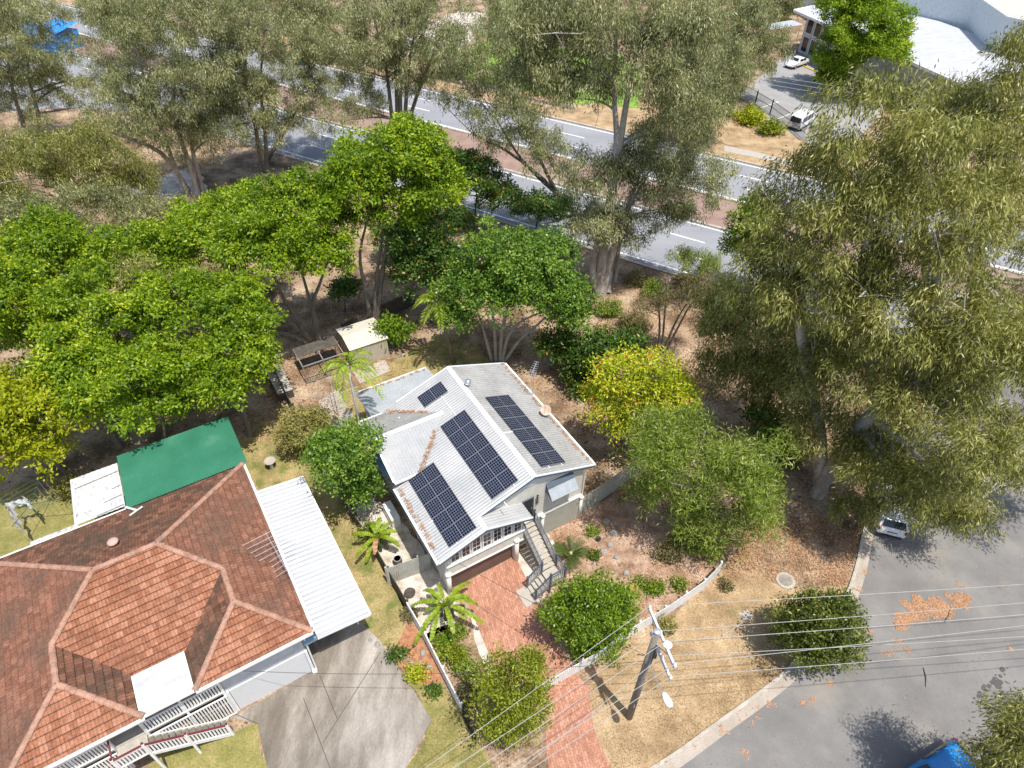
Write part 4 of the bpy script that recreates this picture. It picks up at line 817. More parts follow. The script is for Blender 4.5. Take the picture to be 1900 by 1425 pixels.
# ------------------------------------------------------------------ cars
def car(name, label, pos, heading, L_=4.3, Wd=1.78, Hh=1.46, paint=None, kind='hatch', plate=True, group=None):
    """local x forward from rear bumper (0) to front (L), z up"""
    T = thing(name, label, {'van': 'van'}.get(kind, 'car'), pos, heading, group)
    if kind == 'van': top = [(0, .55), (.05, 1.0), (.12, 1.9), (.35, 2.0), (L_ - 1.5, 1.98), (L_ - 1.1, 1.85), (L_ - .45, 1.15), (L_ - .1, .98), (L_, .6)]; hi = 2.0
    elif kind == 'sedan': top = [(0, .6), (.06, .95), (.75, 1.02), (1.25, 1.38), (2.2, 1.45), (2.75, 1.36), (3.45, .98), (L_ - .3, .80), (L_, .55)]
    else: top = [(0, .62), (.05, .98), (.42, 1.32), (.75, 1.43), (1.9, Hh), (2.5, 1.38), (3.2, 1.0), (L_ - .25, .80), (L_, .55)]
    belt = 1.05 if kind == 'van' else .95
    b = MB(); vs = []; n = 12; m_ = len(top)
    for i, (x, zt) in enumerate(top):
        e = .86 if i in (0, m_ - 1) else (.96 if i in (1, m_ - 2) else 1.0); w = Wd / 2 * e; zb = .28 if 0 < i < m_ - 1 else .36
        bl = min(belt, zt - .03); rw = w * (.99 if zt - bl < .1 else (.9 if kind == 'van' else .80))
        sec = [(-w * .9, zb), (-w, zb + .18), (-w, bl - .12), (-w * .97, bl), (-rw, zt - .05), (-rw * .86, zt), (rw * .86, zt), (rw, zt - .05), (w * .97, bl), (w, bl - .12), (w, zb + .18), (w * .9, zb)]
        vs += [(x, y, z) for y, z in sec]
    fs = [(i * n + j, (i + 1) * n + j, (i + 1) * n + (j + 1) % n, i * n + (j + 1) % n) for i in range(m_ - 1) for j in range(n)] + [tuple(range(n)), tuple(range(m_ * n - 1, (m_ - 1) * n - 1, -1))]
    b.faces(vs, fs); body = b.build('body', paint, T, True)
    md = body.modifiers.new('sub', 'SUBSURF'); md.levels = 2; md.render_levels = 2
    lerp = lambda x: float(np.interp(x, [q[0] for q in top], [q[1] for q in top]))
    def pane(quad, nm, off=.012):
        q = [Vector(p) for p in quad]; nn = (q[1] - q[0]).cross(q[3] - q[0]).normalized(); c_ = Vector((L_ / 2, 0, .7))
        if nn.dot(sum(q, Vector()) / 4 - c_) < 0: nn = -nn
        g = MB(); K = 4; q = [p + nn * off for p in q]
        for i in range(K):
            a, c = q[0].lerp(q[3], i / K), q[1].lerp(q[2], i / K); a2, c2 = q[0].lerp(q[3], (i + 1) / K), q[1].lerp(q[2], (i + 1) / K); g.face([a, c, c2, a2])
        return g.build(nm, m_glass, T)
    wt = Wd / 2
    rw = {'van': .90, 'sedan': .80}.get(kind, .80) * wt
    if kind == 'hatch':
        pane([(.10, -wt * .76, 1.03), (.10, wt * .76, 1.03), (.44, wt * .66, 1.33), (.44, -wt * .66, 1.33)], 'rear_window', .025)
        pane([(3.12, -wt * .82, 1.03), (3.12, wt * .82, 1.03), (2.5, wt * .66, 1.37), (2.5, -wt * .66, 1.37)], 'windscreen', .025)
        xs = ((.85, 1.5), (1.56, 2.35))
    elif kind == 'sedan':
        pane([(.82, -wt * .76, 1.06), (.82, wt * .76, 1.06), (1.26, wt * .66, 1.36), (1.26, -wt * .66, 1.36)], 'rear_window', .025)
        pane([(3.35, -wt * .82, 1.03), (3.35, wt * .82, 1.03), (2.75, wt * .66, 1.36), (2.75, -wt * .66, 1.36)], 'windscreen', .025)
        xs = ((1.2, 1.95), (2.0, 2.8))
    else:
        pane([(.05, -wt * .78, 1.15), (.05, wt * .78, 1.15), (.13, wt * .76, 1.78), (.13, -wt * .76, 1.78)], 'rear_window', .03)
        pane([(L_ - .55, -wt * .85, 1.2), (L_ - .55, wt * .85, 1.2), (L_ - 1.05, wt * .78, 1.78), (L_ - 1.05, -wt * .78, 1.78)], 'windscreen', .03)
        xs = ((.4, 1.7), (1.8, 2.8), (2.9, 3.5))
    for sd in (-1, 1):
        for x0, x1 in xs:
            z1 = (1.78 if kind == 'van' else 1.32); z0 = belt + .06
            yb, yt = sd * wt * .965, sd * (rw + (0.03 if kind == 'van' else .035))
            pane([(x0, yb, z0), (x1, yb, z0), (x1 - .06, yt, z1), (x0 + .06, yt, z1)], 'side_window', .02)
    for x in (.75, L_ - .85):
        for sd in (-1, 1):
            g = MB(); y = sd * (wt - .10); 
            g.tube([(x, y - .1, .31), (x, y - .09, .31), (x, y + .09, .31), (x, y + .1, .31)], [.28, .31, .31, .28], 18); wh = g.build('wheel', m_tyre, T)
            g = MB(); g.tube([(x, y + sd * .095, .31), (x, y + sd * .108, .31)], [.2, .19], 14); g.build('rim', m_rim, wh)
    for sd in (-1, 1):
        g = MB()
        if kind == 'hatch': g.face([(.035, sd * wt * .70, .78), (.18, sd * wt * .955, .80), (.33, sd * wt * .93, 1.08), (.10, sd * wt * .78, 1.02)])
        g.bar((.0 if kind == 'hatch' else -.0, sd * wt * .78, .8), (.14, sd * wt * .93, .86), .08, .22); g.build('tail_light', m_red, T)
        g = MB(); g.bar((L_ - .16, sd * wt * .70, .72), (L_ - .34, sd * wt * .93, .76), .10, .14); g.build('headlight', m_lampw, T)
    if plate: g = MB(); g.bar((-.012, -.2, .58), (-.012, .2, .58), .02, .11); g.build('number_plate', m_white, T)
    g = MB(); g.bar((-.01, -wt * .7, .40), (-.01, wt * .7, .40), .05, .12); g.bar((.0, -.3, .72), (.0, .3, .72), .03, .04); g.build('bumper_trim', m_black, T)
    return T
car('parked_car', 'white hatchback parked under the overhanging gum tree on the street', at(1647, 1001), R(72), 4.3, 1.80, 1.46, m_paintw, 'hatch')
d_ = at(1446, 127) - at(1490, 113); car('parked_car', 'white sedan parked beside the commercial building', at(1492, 118), math.atan2(d_.y, d_.x), 4.6, 1.8, 1.45, m_paintw, 'sedan')
d_ = at(1520, 212) - at(1470, 243); car('parked_van', 'white van with dark windows behind the black car park fence', at(1470, 243), math.atan2(d_.y, d_.x), 4.9, 1.85, 2.0, m_paintw, 'van')
bq = at(1758, 1388); bp = at(1685, 1437); d_ = bp - bq; car('parked_car', 'bright blue car at the bottom edge of the road under the blurred tree', bq + Vector((.42, -.6, 0)), math.atan2(d_.y, d_.x), 4.5, 1.85, 1.5, m_paintb, 'hatch')

# ------------------------------------------------------------------ commercial building
CB = thing('commercial_building', 'white roofed commercial building with tall dark windows by the car park', 'building', at(1480, 96))
o_ = at(1480, 96); zE = 6.0
w0 = at(1480, 96); w1 = w0 + (at(1515, 114) - w0).normalized() * 34
wd = (w1 - w0).normalized(); wn = Vector((-wd.y, wd.x, 0)); wn = wn if wn.y > 0 else -wn
L3 = lambda a, c, z: wd * a + wn * c + Vector((0, 0, z))
b = MB(); pts = [L3(0, 0, 0), L3(34, 0, 0), L3(34, 22, 0), L3(0, 14, 0)]; b.prism([(p.x, p.y) for p in pts], 0, zE); b.build('wall', m_wallgrey, CB)
for i in range(7):
    for z0, z1 in ((.4, 2.7), (3.2, 5.5)):
        b = MB(); a0 = .6 + i * 2.1; q = [L3(a0, -.06, z0), L3(a0 + 1.6, -.06, z0), L3(a0 + 1.6, -.06, z1), L3(a0, -.06, z1)]; b.face(q); w_ = b.build('window', m_glass, CB)
        b = MB(); 
        for p, qq in ((q[0], q[1]), (q[2], q[3]), (q[0], q[3]), (q[1], q[2])): b.bar(p - wn * .03, qq - wn * .03, .1, .1)
        b.build('frame', m_white, w_)
b = MB(); corrug(b, [L3(-1.6, -1.6, zE + .1), L3(35, -1.6, zE + .1), L3(35, 12, zE + 1.6), L3(-1.6, 12, zE + 1.6)], tuple(wn * -1), .5, .04); b.build('roof', m_whitesteel, CB)
b = MB(); b.bar(L3(-1.7, -1.7, zE), L3(35, -1.7, zE), .2, .35); b.bar(L3(-1.7, -1.7, zE), L3(-1.7, 12, zE + 1.5), .2, .35); b.build('fascia', m_white, CB)
up_px = [(1683, 22), (1793, 52), (1842, 92), (1990, 130)]
pl = [at(px, py, 7.6) - o_ for px, py in up_px]; back = [pl[-1] + Vector((12, 40, 0)), pl[0] + Vector((-6, 40, 0))]
b = MB(); b.prism([(p.x, p.y) for p in pl + back], .5, 11.6); b.build('upper_wall', m_trim, CB)
cen = sum(pl + back, Vector()) / 6
b = MB(); b.prism([(p.x, p.y) for p in [cen + (q - cen) * .985 for q in pl + back]], 11.62, 11.75); b.build('upper_roof', plain('beige_membrane', (.52, .48, .42), .9), CB)
b = MB()
for i in range(3): b.bar(pl[i] + Vector((0, 0, 4.05)), pl[i + 1] + Vector((0, 0, 4.05)), .35, .12)
b.build('parapet_cap', m_white, CB)
for px, py, nm in ((1703, 20, 'left'), (1743, 36, 'right')):
    p = at(px, py, 7.5); T = thing('air_conditioner', nm + ' of two white air conditioning units on the commercial roof', 'air conditioner', p, R(-25), 'units on the commercial roof')
    b = MB(); b.box(-.8, .8, -.55, .55, .15, 2.0); b.build('case', m_white, T); b = MB(); b.lathe([(.48, 0), (.48, .02), (.1, .03)], (0, 0, 2.0), 14); b.tube([(0, -.56, 1.1), (0, -.60, 1.1)], [.5, .5], 14); b.build('fan_grille', m_dark, T)
    b = MB(); b.box(-.9, .9, -.5, -.4, 0, .15); b.box(-.9, .9, .4, .5, 0, .15); b.build('stand', m_greymetal, T)
p = at(1440, 78); T = thing('awning_shelter', 'low grey awning shelter beside the commercial building', 'shelter', p, R(20)); b = MB(); corrug(b, [(-3, -1.5, 2.6), (3.5, -1.5, 2.9), (3.5, 1.5, 2.9), (-3, 1.5, 2.6)], (-1, 0, -.05), .3, .03); b.build('roof', m_steelb, T)
b = MB(); [b.tube([(x, y, 0), (x, y, 2.6)], .05) for x in (-2.8, 3.2) for y in (-1.3, 1.3)]; b.build('post', m_greymetal, T)
# bright blue roofed shed seen through the gums, yellow warning sign
p = at(95, 88); T = thing('blue_shed', 'bright blue metal roofed shed seen through the gum trees', 'shed', p, R(-20)); b = MB(); m_bluet = plain('bright_blue_sheet', (.03, .28, .72), .5)
corrug(b, [(-4.5, -3, 2.7), (4.5, -3, 2.7), (4.5, 3, 3.6), (-4.5, 3, 3.6)], (0, -1, -.15), .3, .03); b.build('roof', m_bluet, T); b = MB(); b.box(-4.2, 4.2, -2.7, 2.7, 0, 2.6); b.build('wall', m_bluet, T)
p = at(168, 178); T = thing('warning_sign', 'small yellow diamond warning sign on the highway edge', 'sign', p); b = MB(); b.tube([(0, 0, 0), (0, 0, 2.6)], .03); b.build('post', m_metal, T)
b = MB(); b.vprism([(0, 1.7), (.55, 2.25), (0, 2.8), (-.55, 2.25)], -.06, -.04); b.build('plate', plain('yellow_sign', (.70, .58, .03), .5), T)

# ------------------------------------------------------------------ sheds, clotheslines and garden objects
T = thing('garden_shed', 'cream metal garden shed with gabled roof behind the palm', 'shed', at(690, 672), R1)
b = MB(); b.vprism([(-1.5, 0), (1.5, 0), (1.5, 1.85), (-1.5, 1.85)], 0, 2.9); b.build('wall', boards('shed_sheet', (.50, .46, .36), 'X', .15, .2, .3), T)
b = MB(); corrug(b, [(-1.6, -.1, 1.88), (1.6, -.1, 1.88), (1.6, 1.45, 2.25), (-1.6, 1.45, 2.25)], (0, -1, -.24), .15, .015); corrug(b, [(-1.6, 3, 1.88), (1.6, 3, 1.88), (1.6, 1.45, 2.25), (-1.6, 1.45, 2.25)], (0, 1, -.24), .15, .015); b.build('roof', plain('cream_sheet', (.62, .58, .48), .5), T)
b = MB(); b.box(-.6, .1, -.03, -.005, .05, 1.75); b.build('door', boards('shed_door', (.46, .42, .33), 'X', .2, .15, .3), T)
structure(sheet('shed_slab', [(655, 690), (714, 668), (725, 688), (668, 712)], 4, m_slab))
T = thing('animal_pen', 'dark mesh animal pen with timber frame under the big green tree', 'pen', at(570, 712), R1); b = MB()
for x in (0, 1.6, 3.2):
    for y in (0, 2.4): b.bar((x, y, 0), (x, y, 1.7), .08, .08)
for y in (0, 2.4): b.bar((0, y, 1.7), (3.2, y, 1.7), .08, .08); b.bar((0, y, .1), (3.2, y, .1), .08, .08)
for x in (0, 1.6, 3.2): b.bar((x, 0, 1.7), (x, 2.4, 1.7), .08, .08)
b.build('frame', m_grey_t, T); b = MB()
for j in range(22): b.tube([(.15 * j, 0, .1), (.15 * j, 0, 1.7), (.15 * j, 2.4, 1.7)], .008, 3)
for j in range(16): b.tube([(0, .15 * j, 1.7), (3.2, .15 * j, 1.7)], .008, 3)
for j in range(10): b.tube([(0, 0, .15 + .16 * j), (3.2, 0, .15 + .16 * j)], .008, 3)
b.build('wire_mesh', m_frame, T); b = MB(); b.box(.0, 3.2, 1.2, 2.4, 1.74, 1.78); b.build('roof_panel', m_darkfence, T)
T = thing('timber_box', 'brown timber planter box beside the dark rear fence', 'box', at(532, 738), R1 + R(90)); b = MB(); b.box(-.2, 3.0, -.55, .55, 0, .75); b.build('side_boards', m_darkfence, T); b = MB(); b.box(-.22, 3.02, -.57, .57, .75, .8); b.build('lid', m_tread, T)
def clothesline(label, p, rot, size, mat, h=2.2, n=6):
    T = thing('clothesline', label, 'clothesline', p, rot); b = MB(); b.tube([(0, 0, 0), (0, 0, h)], .035, 8); b.build('pole', mat, T)
    for i in range(4):
        a = i * math.pi / 2; b = MB(); b.tube([(0, 0, h - .25), (math.cos(a) * size, math.sin(a) * size, h + .15)], .02, 5); b.build('arm', mat, T)
    b = MB()
    for j in range(1, n + 1):
        f_ = j / n; q = [(math.cos(i * math.pi / 2) * size * f_, math.sin(i * math.pi / 2) * size * f_, h - .25 + .4 * f_) for i in range(5)]; b.tube(q, .009, 3, False)
    b.build('line_wire', m_metal, T); return T
clothesline('old rotary clothesline with grey wires beside the slender palm', at(628, 772), R(20), 1.75, m_metal, 2.3, 8)
CLP = at(83, 972); clothesline('dark green rotary clothesline hung with white sheets', CLP, R(5), 1.9, plain('green_enamel', (.02, .09, .05), .5), 2.2, 5)
def sheet_cloth(label, a, c, drop, mat):
    a, c = Vector(a), Vector(c); T = MB(); n = 10
    for i in range(n):
        f0, f1 = i / n, (i + 1) / n; d = (c - a).normalized(); nn = Vector((-d.y, d.x, 0))
        p0 = a.lerp(c, f0) + nn * .05 * math.sin(f0 * 17); p1 = a.lerp(c, f1) + nn * .05 * math.sin(f1 * 17); q0 = p0 - Vector((0, 0, drop)) + nn * .1 * math.sin(f0 * 13 + 1); q1 = p1 - Vector((0, 0, drop)) + nn * .1 * math.sin(f1 * 13 + 1)
        T.face([p0, p1, q1, q0]); T.face([p0 + nn * .03, p1 + nn * .03, q1 + nn * .06, q0 + nn * .06])
    o = T.build('hung_sheet', mat); tag(o, label, 'laundry', 'laundry on the green clothesline'); return o
m_cloth = plain('white_cloth', (.80, .80, .82), .9)
sheet_cloth('long white sheet hanging down the left of the green clothesline', at(12, 936, 2.3), at(30, 975, 2.2), .9, m_cloth)
sheet_cloth('white sheet hanging along the back of the green clothesline', at(8, 935, 2.35), at(40, 926, 2.3), .5, m_cloth)
sheet_cloth('small white cloth hanging at the centre of the green clothesline', at(38, 920, 2.3), at(55, 938, 2.2), .45, m_cloth)
T = thing('bird_bath', 'white round bird bath on the lawn behind the carport', 'bird bath', at(505, 868)); b = MB(); b.lathe([(.18, 0), (.1, .1), (.08, .55), (.12, .6)], n=14); b.build('pedestal', m_white, T, True); b = MB(); b.lathe([(.1, .58), (.36, .68), (.38, .76), (.32, .75), (.05, .68)], n=18); b.build('bowl', m_slab, T, True)
T = thing('water_heater', 'white box shaped unit on the gravel beside the house wall', 'unit', at(728, 962), R1 + R(90)); b = MB(); b.box(-.75, .75, -.28, .28, 0, .85); b.build('case', m_white, T); b = MB(); b.box(-.65, .65, -.30, -.282, .1, .75); b.build('grille', m_greymetal, T)
T = thing('dark_barrel', 'dark round barrel standing on the pale gravel', 'barrel', at(739, 1046)); b = MB(); b.lathe([(.22, 0), (.27, .3), (.24, .6)], n=18); b.build('body', m_trunkd, T, True); b = MB(); b.lathe([(.25, .58), (.25, .62), (.2, .6)], n=18); b.build('rim', m_greymetal, T)
T = thing('round_planter', 'low round dark planter filled with green herbs', 'planter', at(761, 1103)); b = MB(); b.lathe([(.26, 0), (.33, .22), (.30, .24), (.28, .18)], n=20); b.build('tub', m_trunkd, T, True)
T = thing('clay_pot', 'orange terracotta pot at the garden edge', 'pot', at(1175, 1095)); b = MB(); b.lathe([(.17, 0), (.24, .3), (.27, .33), (.22, .33), (.18, .25)], n=18); b.build('pot', m_terra, T, True)
T = thing('small_pot', 'small dark grey pot near the cycad', 'pot', at(1110, 1003)); b = MB(); b.lathe([(.1, 0), (.15, .22), (.16, .24), (.11, .2)], n=14); b.build('pot', m_black, T, True)
T = thing('manhole', 'round concrete manhole cover ringed in the litter by the street', 'manhole', at(1457, 1078)); b = MB(); b.lathe([(.55, 0), (.55, .07), (.42, .08)], n=24); b.build('surround', m_kerb, T); b = MB(); b.lathe([(.38, .08), (.38, .10), (.01, .10)], n=24); b.build('lid', m_grey_t, T)
T = thing('meter_cover', 'square grey service cover on the dry verge', 'cover', at(1384, 1143), R(20)); b = MB(); b.box(-.3, .3, -.3, .3, 0, .035); b.build('lid', m_slab, T)
T = thing('fallen_branch', 'pale forked fallen branch on the dry verge', 'branch', at(1366, 1162)); b = MB(); q = at(1394, 1150) - at(1340, 1186); b.tube([-q * .5 + Vector((0, 0, .05)), Vector((.1, 0, .12)), q * .5 + Vector((0, 0, .08))], [.05, .04, .02], 6); b.tube([Vector((0, 0, .1)), q * .1 + Vector((.3, -.5, .06)), q * .2 + Vector((.6, -.6, .04))], [.03, .025, .015], 5); b.build('limb', m_trunkp, T)
def rock(label, px, py, s, seed, group='rocks edging the garden'):
    rg = random.Random(seed); b = MB(); b.lathe([(s * .9, 0), (s, s * .35), (s * .6, s * .75), (s * .05, s * .85)], n=9)
    b.v = [(x * rg.uniform(.75, 1.2), y * rg.uniform(.75, 1.2) * .8, z * rg.uniform(.85, 1.15)) for x, y, z in b.v]
    o = b.build('garden_rock', m_rock); o.location = at(px, py); o.rotation_euler = (0, 0, rg.uniform(0, 6)); tag(o, label, 'rock', group)
for i, (x, y, s, l) in enumerate(((1126, 968, .28, 'pale rock beside the paling fence end'), (1138, 990, .3, 'largest pale rock edging the mulch bed'), (1120, 1024, .26, 'pale rock right of the cycad'), (1131, 1012, .22, 'small rock above the pale cycad rock'),
        (1162, 1063, .22, 'pale rock near the terracotta pot'), (1144, 1035, .2, 'small rock between the cycad and the pot'), (754, 1223, .18, 'pale stone in the orange bark, left of a row of three'), (764, 1230, .17, 'pale stone in the orange bark, middle of a row of three'),
        (780, 1230, .15, 'pale stone in the orange bark, right of a row of three'), (785, 1212, .22, 'square pale stone in the bark by the white fence'), (797, 1238, .2, 'grey stone at the fence side of the bark bed'), (700, 1197, .18, 'white stone beside the carport concrete'), (687, 1188, .13, 'white footing stone of the carport post'),
        (730, 630, .3, 'rock in the backyard edge beside the cream shed'), (748, 660, .25, 'flat rock on the backyard grass behind the shed'))): rock(l, x, y, s, i)
def pile(name, label, path, n, spread, seed, size=.09, mat=None, kind='stuff'):
    """loose leaves scattered over the surface they lie on"""
    rg = np.random.default_rng(seed); k_ = rg.integers(0, len(path), n); c = np.array([[p[0], p[1], p[2], p[3]] for p in path])[k_]
    r_ = np.sqrt(rg.random(n)) * c[:, 3]; a_ = rg.random(n) * 6.283
    pos = np.stack([c[:, 0] + r_ * np.cos(a_), c[:, 1] + r_ * np.sin(a_), c[:, 2] + rg.random(n) * spread], 1)
    d = rg.normal(size=(n, 3)) * [1, 1, .25]; leaves_obj(name, pos, d, rg, size * (.6 + rg.random(n)), size * .45, mat or m_dry, flat=True)
    LAST[0]['kind'] = kind; return LAST[0]
LAST = [None]
def leaves_obj(name, pos, d, rg, L_, Wd, mat, parent=None, rnd=None, flat=False, nrm=None, curl=0):
    n = len(pos); d = d / np.maximum(1e-6, np.linalg.norm(d, axis=1))[:, None]
    if nrm is None: nrm = np.tile([0, 0, 1.0], (n, 1)) + rg.normal(size=(n, 3)) * (.25 if flat else .8)
    s = np.cross(d, nrm); s /= np.maximum(1e-6, np.linalg.norm(s, axis=1))[:, None]
    L_ = np.broadcast_to(L_, (n,))[:, None]; Wd = np.broadcast_to(Wd, (n,))[:, None]
    v = np.empty((n, 4, 3), np.float32); m = pos + d * L_ * .45
    if curl: m = m + np.array([0, 0, 1]) * L_ * curl
    v[:, 0] = pos; v[:, 1] = m + s * Wd * .5; v[:, 2] = pos + d * L_; v[:, 3] = m - s * Wd * .5
    me = bpy.data.meshes.new(name); me.vertices.add(4 * n); me.vertices.foreach_set('co', v.ravel())
    me.loops.add(4 * n); me.loops.foreach_set('vertex_index', np.arange(4 * n, dtype=np.int32))
    me.polygons.add(n); me.polygons.foreach_set('loop_start', np.arange(0, 4 * n, 4, dtype=np.int32))
    try: me.polygons.foreach_set('loop_total', np.full(n, 4, np.int32))
    except Exception: pass
    a = me.attributes.new('rnd', 'FLOAT', 'FACE')
    if rnd is None: rnd = rg.random(n)
    a.data.foreach_set('value', np.clip(rnd, 0, 1).astype(np.float32))
    me.materials.append(mat); me.update(calc_edges=True)
    o = bpy.data.objects.new(name, me); COL.objects.link(o)
    if parent: o.parent = parent
    LAST[0] = o; return o
# ------------------------------------------------------------------ vegetation
def fib(n, rg):
    i = np.arange(n) + .5; ph = np.arccos(1 - 2 * i / n); th = math.pi * (1 + 5 ** .5) * i + rg.random() * 6.28
    return np.stack([np.cos(th) * np.sin(ph), np.sin(th) * np.sin(ph), np.cos(ph)], 1)
STY = {  # sub-blob radius, leaves per m2, leaf length, width, tuft radius, per tuft, droop, gap (share of sub-blobs dropped), inner
    'broad': dict(sub=1.0, dens=130, L=.26, W=.135, tr=.20, per=18, droop=.45, gap=.0, up=.5, cov=3.3),
    'dome': dict(sub=1.0, dens=150, L=.22, W=.14, tr=.20, per=14, droop=.15, gap=.0, up=.45),
    'gum': dict(sub=.85, dens=135, L=.31, W=.062, tr=.25, per=24, droop=1.1, gap=.10, up=.45, cov=5.2),
    'sparse': dict(sub=.75, dens=100, L=.31, W=.064, tr=.22, per=22, droop=.9, gap=.15, up=.45, cov=6.5),
    'feather': dict(sub=.8, dens=125, L=.30, W=.055, tr=.26, per=22, droop=.2, gap=.0, up=.4, cov=3.8),
    'fine': dict(sub=.55, dens=260, L=.15, W=.075, tr=.16, per=16, droop=.0, gap=.0, up=.3),
    'shrub': dict(sub=.42, dens=260, L=.17, W=.085, tr=.15, per=12, droop=.1, gap=.0, up=.3),
}
def crown(name, ells, base, style, mat, parent, seed, dmul=1.0, lmul=1.0):
    rg = np.random.default_rng(seed); st = STY[style]; P_, D_, N_, RN = [], [], [], []; subs = []
    for (c, r) in ells:
        c = np.array(c) - np.array(base); r = np.array(r); area = 4 * math.pi * ((r[0] * r[1]) ** 1.6 / 3 + (r[0] * r[2]) ** 1.6 / 3 + (r[1] * r[2]) ** 1.6 / 3) ** (1 / 1.6)
        sr = min(st['sub'] * lmul ** .5, r.min() * .55); n = max(5, int(area / (sr * sr * st.get('cov', 2.3))))
        dirs = fib(n, rg) + rg.normal(size=(n, 3)) * .22; dirs /= np.linalg.norm(dirs, axis=1)[:, None]
        rad = np.where(rg.random(n) < .8, rg.uniform(.62, .98, n), rg.uniform(.2, .6, n)); sc = c + dirs * np.maximum(r - sr * .75, r * .3) * (rad / .85)[:, None]
        keep = (dirs[:, 2] > -.75 if style in ('gum', 'sparse', 'feather') else dirs[:, 2] > -.45) & (rg.random(n) > st['gap']); sc, dd = sc[keep], dirs[keep]
        sc = sc[sc[:, 2] > .03]; m = len(sc)
        if not m: continue
        ss = sr * rg.uniform(.6, 1.35, m); subs += [(sc[i], ss[i]) for i in range(m)]
        nl = int(st['dens'] * dmul * area / lmul ** 1.6 * (.62 if style in ('gum', 'sparse') else .6)); nt_ = max(m, nl // st['per'])
        ks = rg.choice(m, nt_, p=ss ** 2 / (ss ** 2).sum()); td = rg.normal(size=(nt_, 3)); td /= np.linalg.norm(td, axis=1)[:, None]; td[:, 2] += st['up']
        flat = td[:, 2] < -.35; td[flat, 2] *= -1; td /= np.linalg.norm(td, axis=1)[:, None]
        tp_ = sc[ks] + td * (ss[ks] * rg.uniform(.55, 1.05, nt_))[:, None] * np.array([1, 1, .8])
        tone = np.clip(.48 + .17 * rg.normal(size=nt_) + (.10 * rg.normal(size=m))[ks], 0, 1)
        per = st['per']; pos = np.repeat(tp_, per, 0) + rg.normal(size=(nt_ * per, 3)) * st['tr'] * lmul * np.array([1, 1, 1.25 if st['droop'] > .8 else .75])
        out = np.repeat(td, per, 0); d = out * .55 + rg.normal(size=(nt_ * per, 3)) * (.42 if st['droop'] > .8 else .75); d[:, 2] -= st['droop']
        P_.append(pos); D_.append(d); N_.append(out * .7 + np.array([0, 0, .6]) + rg.normal(size=(nt_ * per, 3)) * .55); RN.append(np.repeat(tone, per) + rg.normal(size=nt_ * per) * .18)
    P_, D_, N_, RN = map(np.concatenate, (P_, D_, N_, RN)); n = len(P_); ok = P_[:, 2] > .05; P_, D_, N_, RN = P_[ok], D_[ok], N_[ok], RN[ok]; n = len(P_)
    leaves_obj(name, P_, D_, rg, st['L'] * lmul * rg.uniform(.65, 1.3, n), st['W'] * lmul * rg.uniform(.7, 1.2, n), mat, parent, RN, nrm=N_)
    COUNT[0] += n
    return subs
COUNT = [0]
def limb(b, p, q, r0, r1, rg, bend=.08, k=5, n=6):
    p, q = Vector(p), Vector(q); L_ = (q - p).length; off = Vector((rg.uniform(-1, 1), rg.uniform(-1, 1), rg.uniform(.1, .8))) * L_ * bend
    pts = [p.lerp(q, t) + off * math.sin(math.pi * t) + Vector((rg.uniform(-1, 1), rg.uniform(-1, 1), 0)) * L_ * .012 for t in np.linspace(0, 1, k)]
    b.tube(pts, [r0 + (r1 - r0) * t for t in np.linspace(0, 1, k)], n, False); return pts
def ell(base, px, py, rx, ry, push=0.0):
    c = near(base, px, py, push); dist = (c - Vector((0, 0, CAM_H))).length; r = ray(px, py).normalized(); sn = -r.z; cs = math.sqrt(1 - sn * sn)
    rh, rv = rx * dist / FPX, ry * dist / FPX; rd = min(rh, rv * 1.05); rz = math.sqrt(max((.45 * rv) ** 2, rv * rv - (rd * sn) ** 2)) / max(.6, cs); rz = min(rz, 1.25 * rv)
    return (tuple(c), (rh, rd, rz))
def tree(name, label, cat, base, ells, style, mat, tmat, seed, group=None, stems=None, r0=.2, fork=.35, nlimb=14, dmul=1.0, lmul=1.0, twigs=0, raw=None):
    if not isinstance(base, Vector): base = at(*base) if len(base) == 2 else Vector(base)
    T = thing(name, label, cat, base, 0, group); rg = random.Random(seed)
    E_ = raw or [ell(base, *e) for e in ells]
    subs = crown('crown', E_, base, style, mat, T, seed, dmul, lmul)
    b = MB(); heads = []
    if stems:
        for s in stems:
            pts = [near(base, *p) - base if i else Vector((near_ground(p) - base)) for i, p in enumerate(s)]; pts = smooth3(pts, 4)
            n_ = len(pts); b.tube(pts, [r0 * (1 - .72 * i / (n_ - 1)) for i in range(n_)], 9, False); heads += [(pts[i], r0 * (1 - .72 * i / (n_ - 1))) for i in range(n_ // 3, n_)]
    else:
        cz = sum(e[0][2] for e in E_) / len(E_); cx = sum(e[0][0] for e in E_) / len(E_) - base.x; cy = sum(e[0][1] for e in E_) / len(E_) - base.y
        f_ = Vector((cx * .35, cy * .35, max(.15, cz * fork))); pts = limb(b, (0, 0, -.1), f_, r0, r0 * .72, rg, .04, 5, 9); heads = [(f_, r0 * .7)]
        top = Vector((cx * .9, cy * .9, cz)); pts = limb(b, f_, top, r0 * .68, r0 * .25, rg, .06, 6, 8); heads += [(p, r0 * (.66 - .08 * i)) for i, p in enumerate(pts[1:])]
    rg.shuffle(subs)
    for c, s in subs[:nlimb]:
        c = Vector(c); h = min(heads, key=lambda q: (q[0] - c).length + (4 if q[0].z > c.z - .3 else 0)); pts = limb(b, h[0], c, min(h[1] * .6, .14 * (r0 / .2) ** .5), .02, rg, .12)
        for j in range(twigs): c2 = Vector(subs[rg.randrange(len(subs))][0]); q = pts[rg.choice((2, 3))]; c2 = q.lerp(c2, min(1, 2.2 / max(.1, (c2 - q).length))); limb(b, q, c2, .028, .008, rg, .15, 4, 4)
    b.build('trunk', tmat, T, True); return T
def near_ground(p): return at(p[0], p[1])
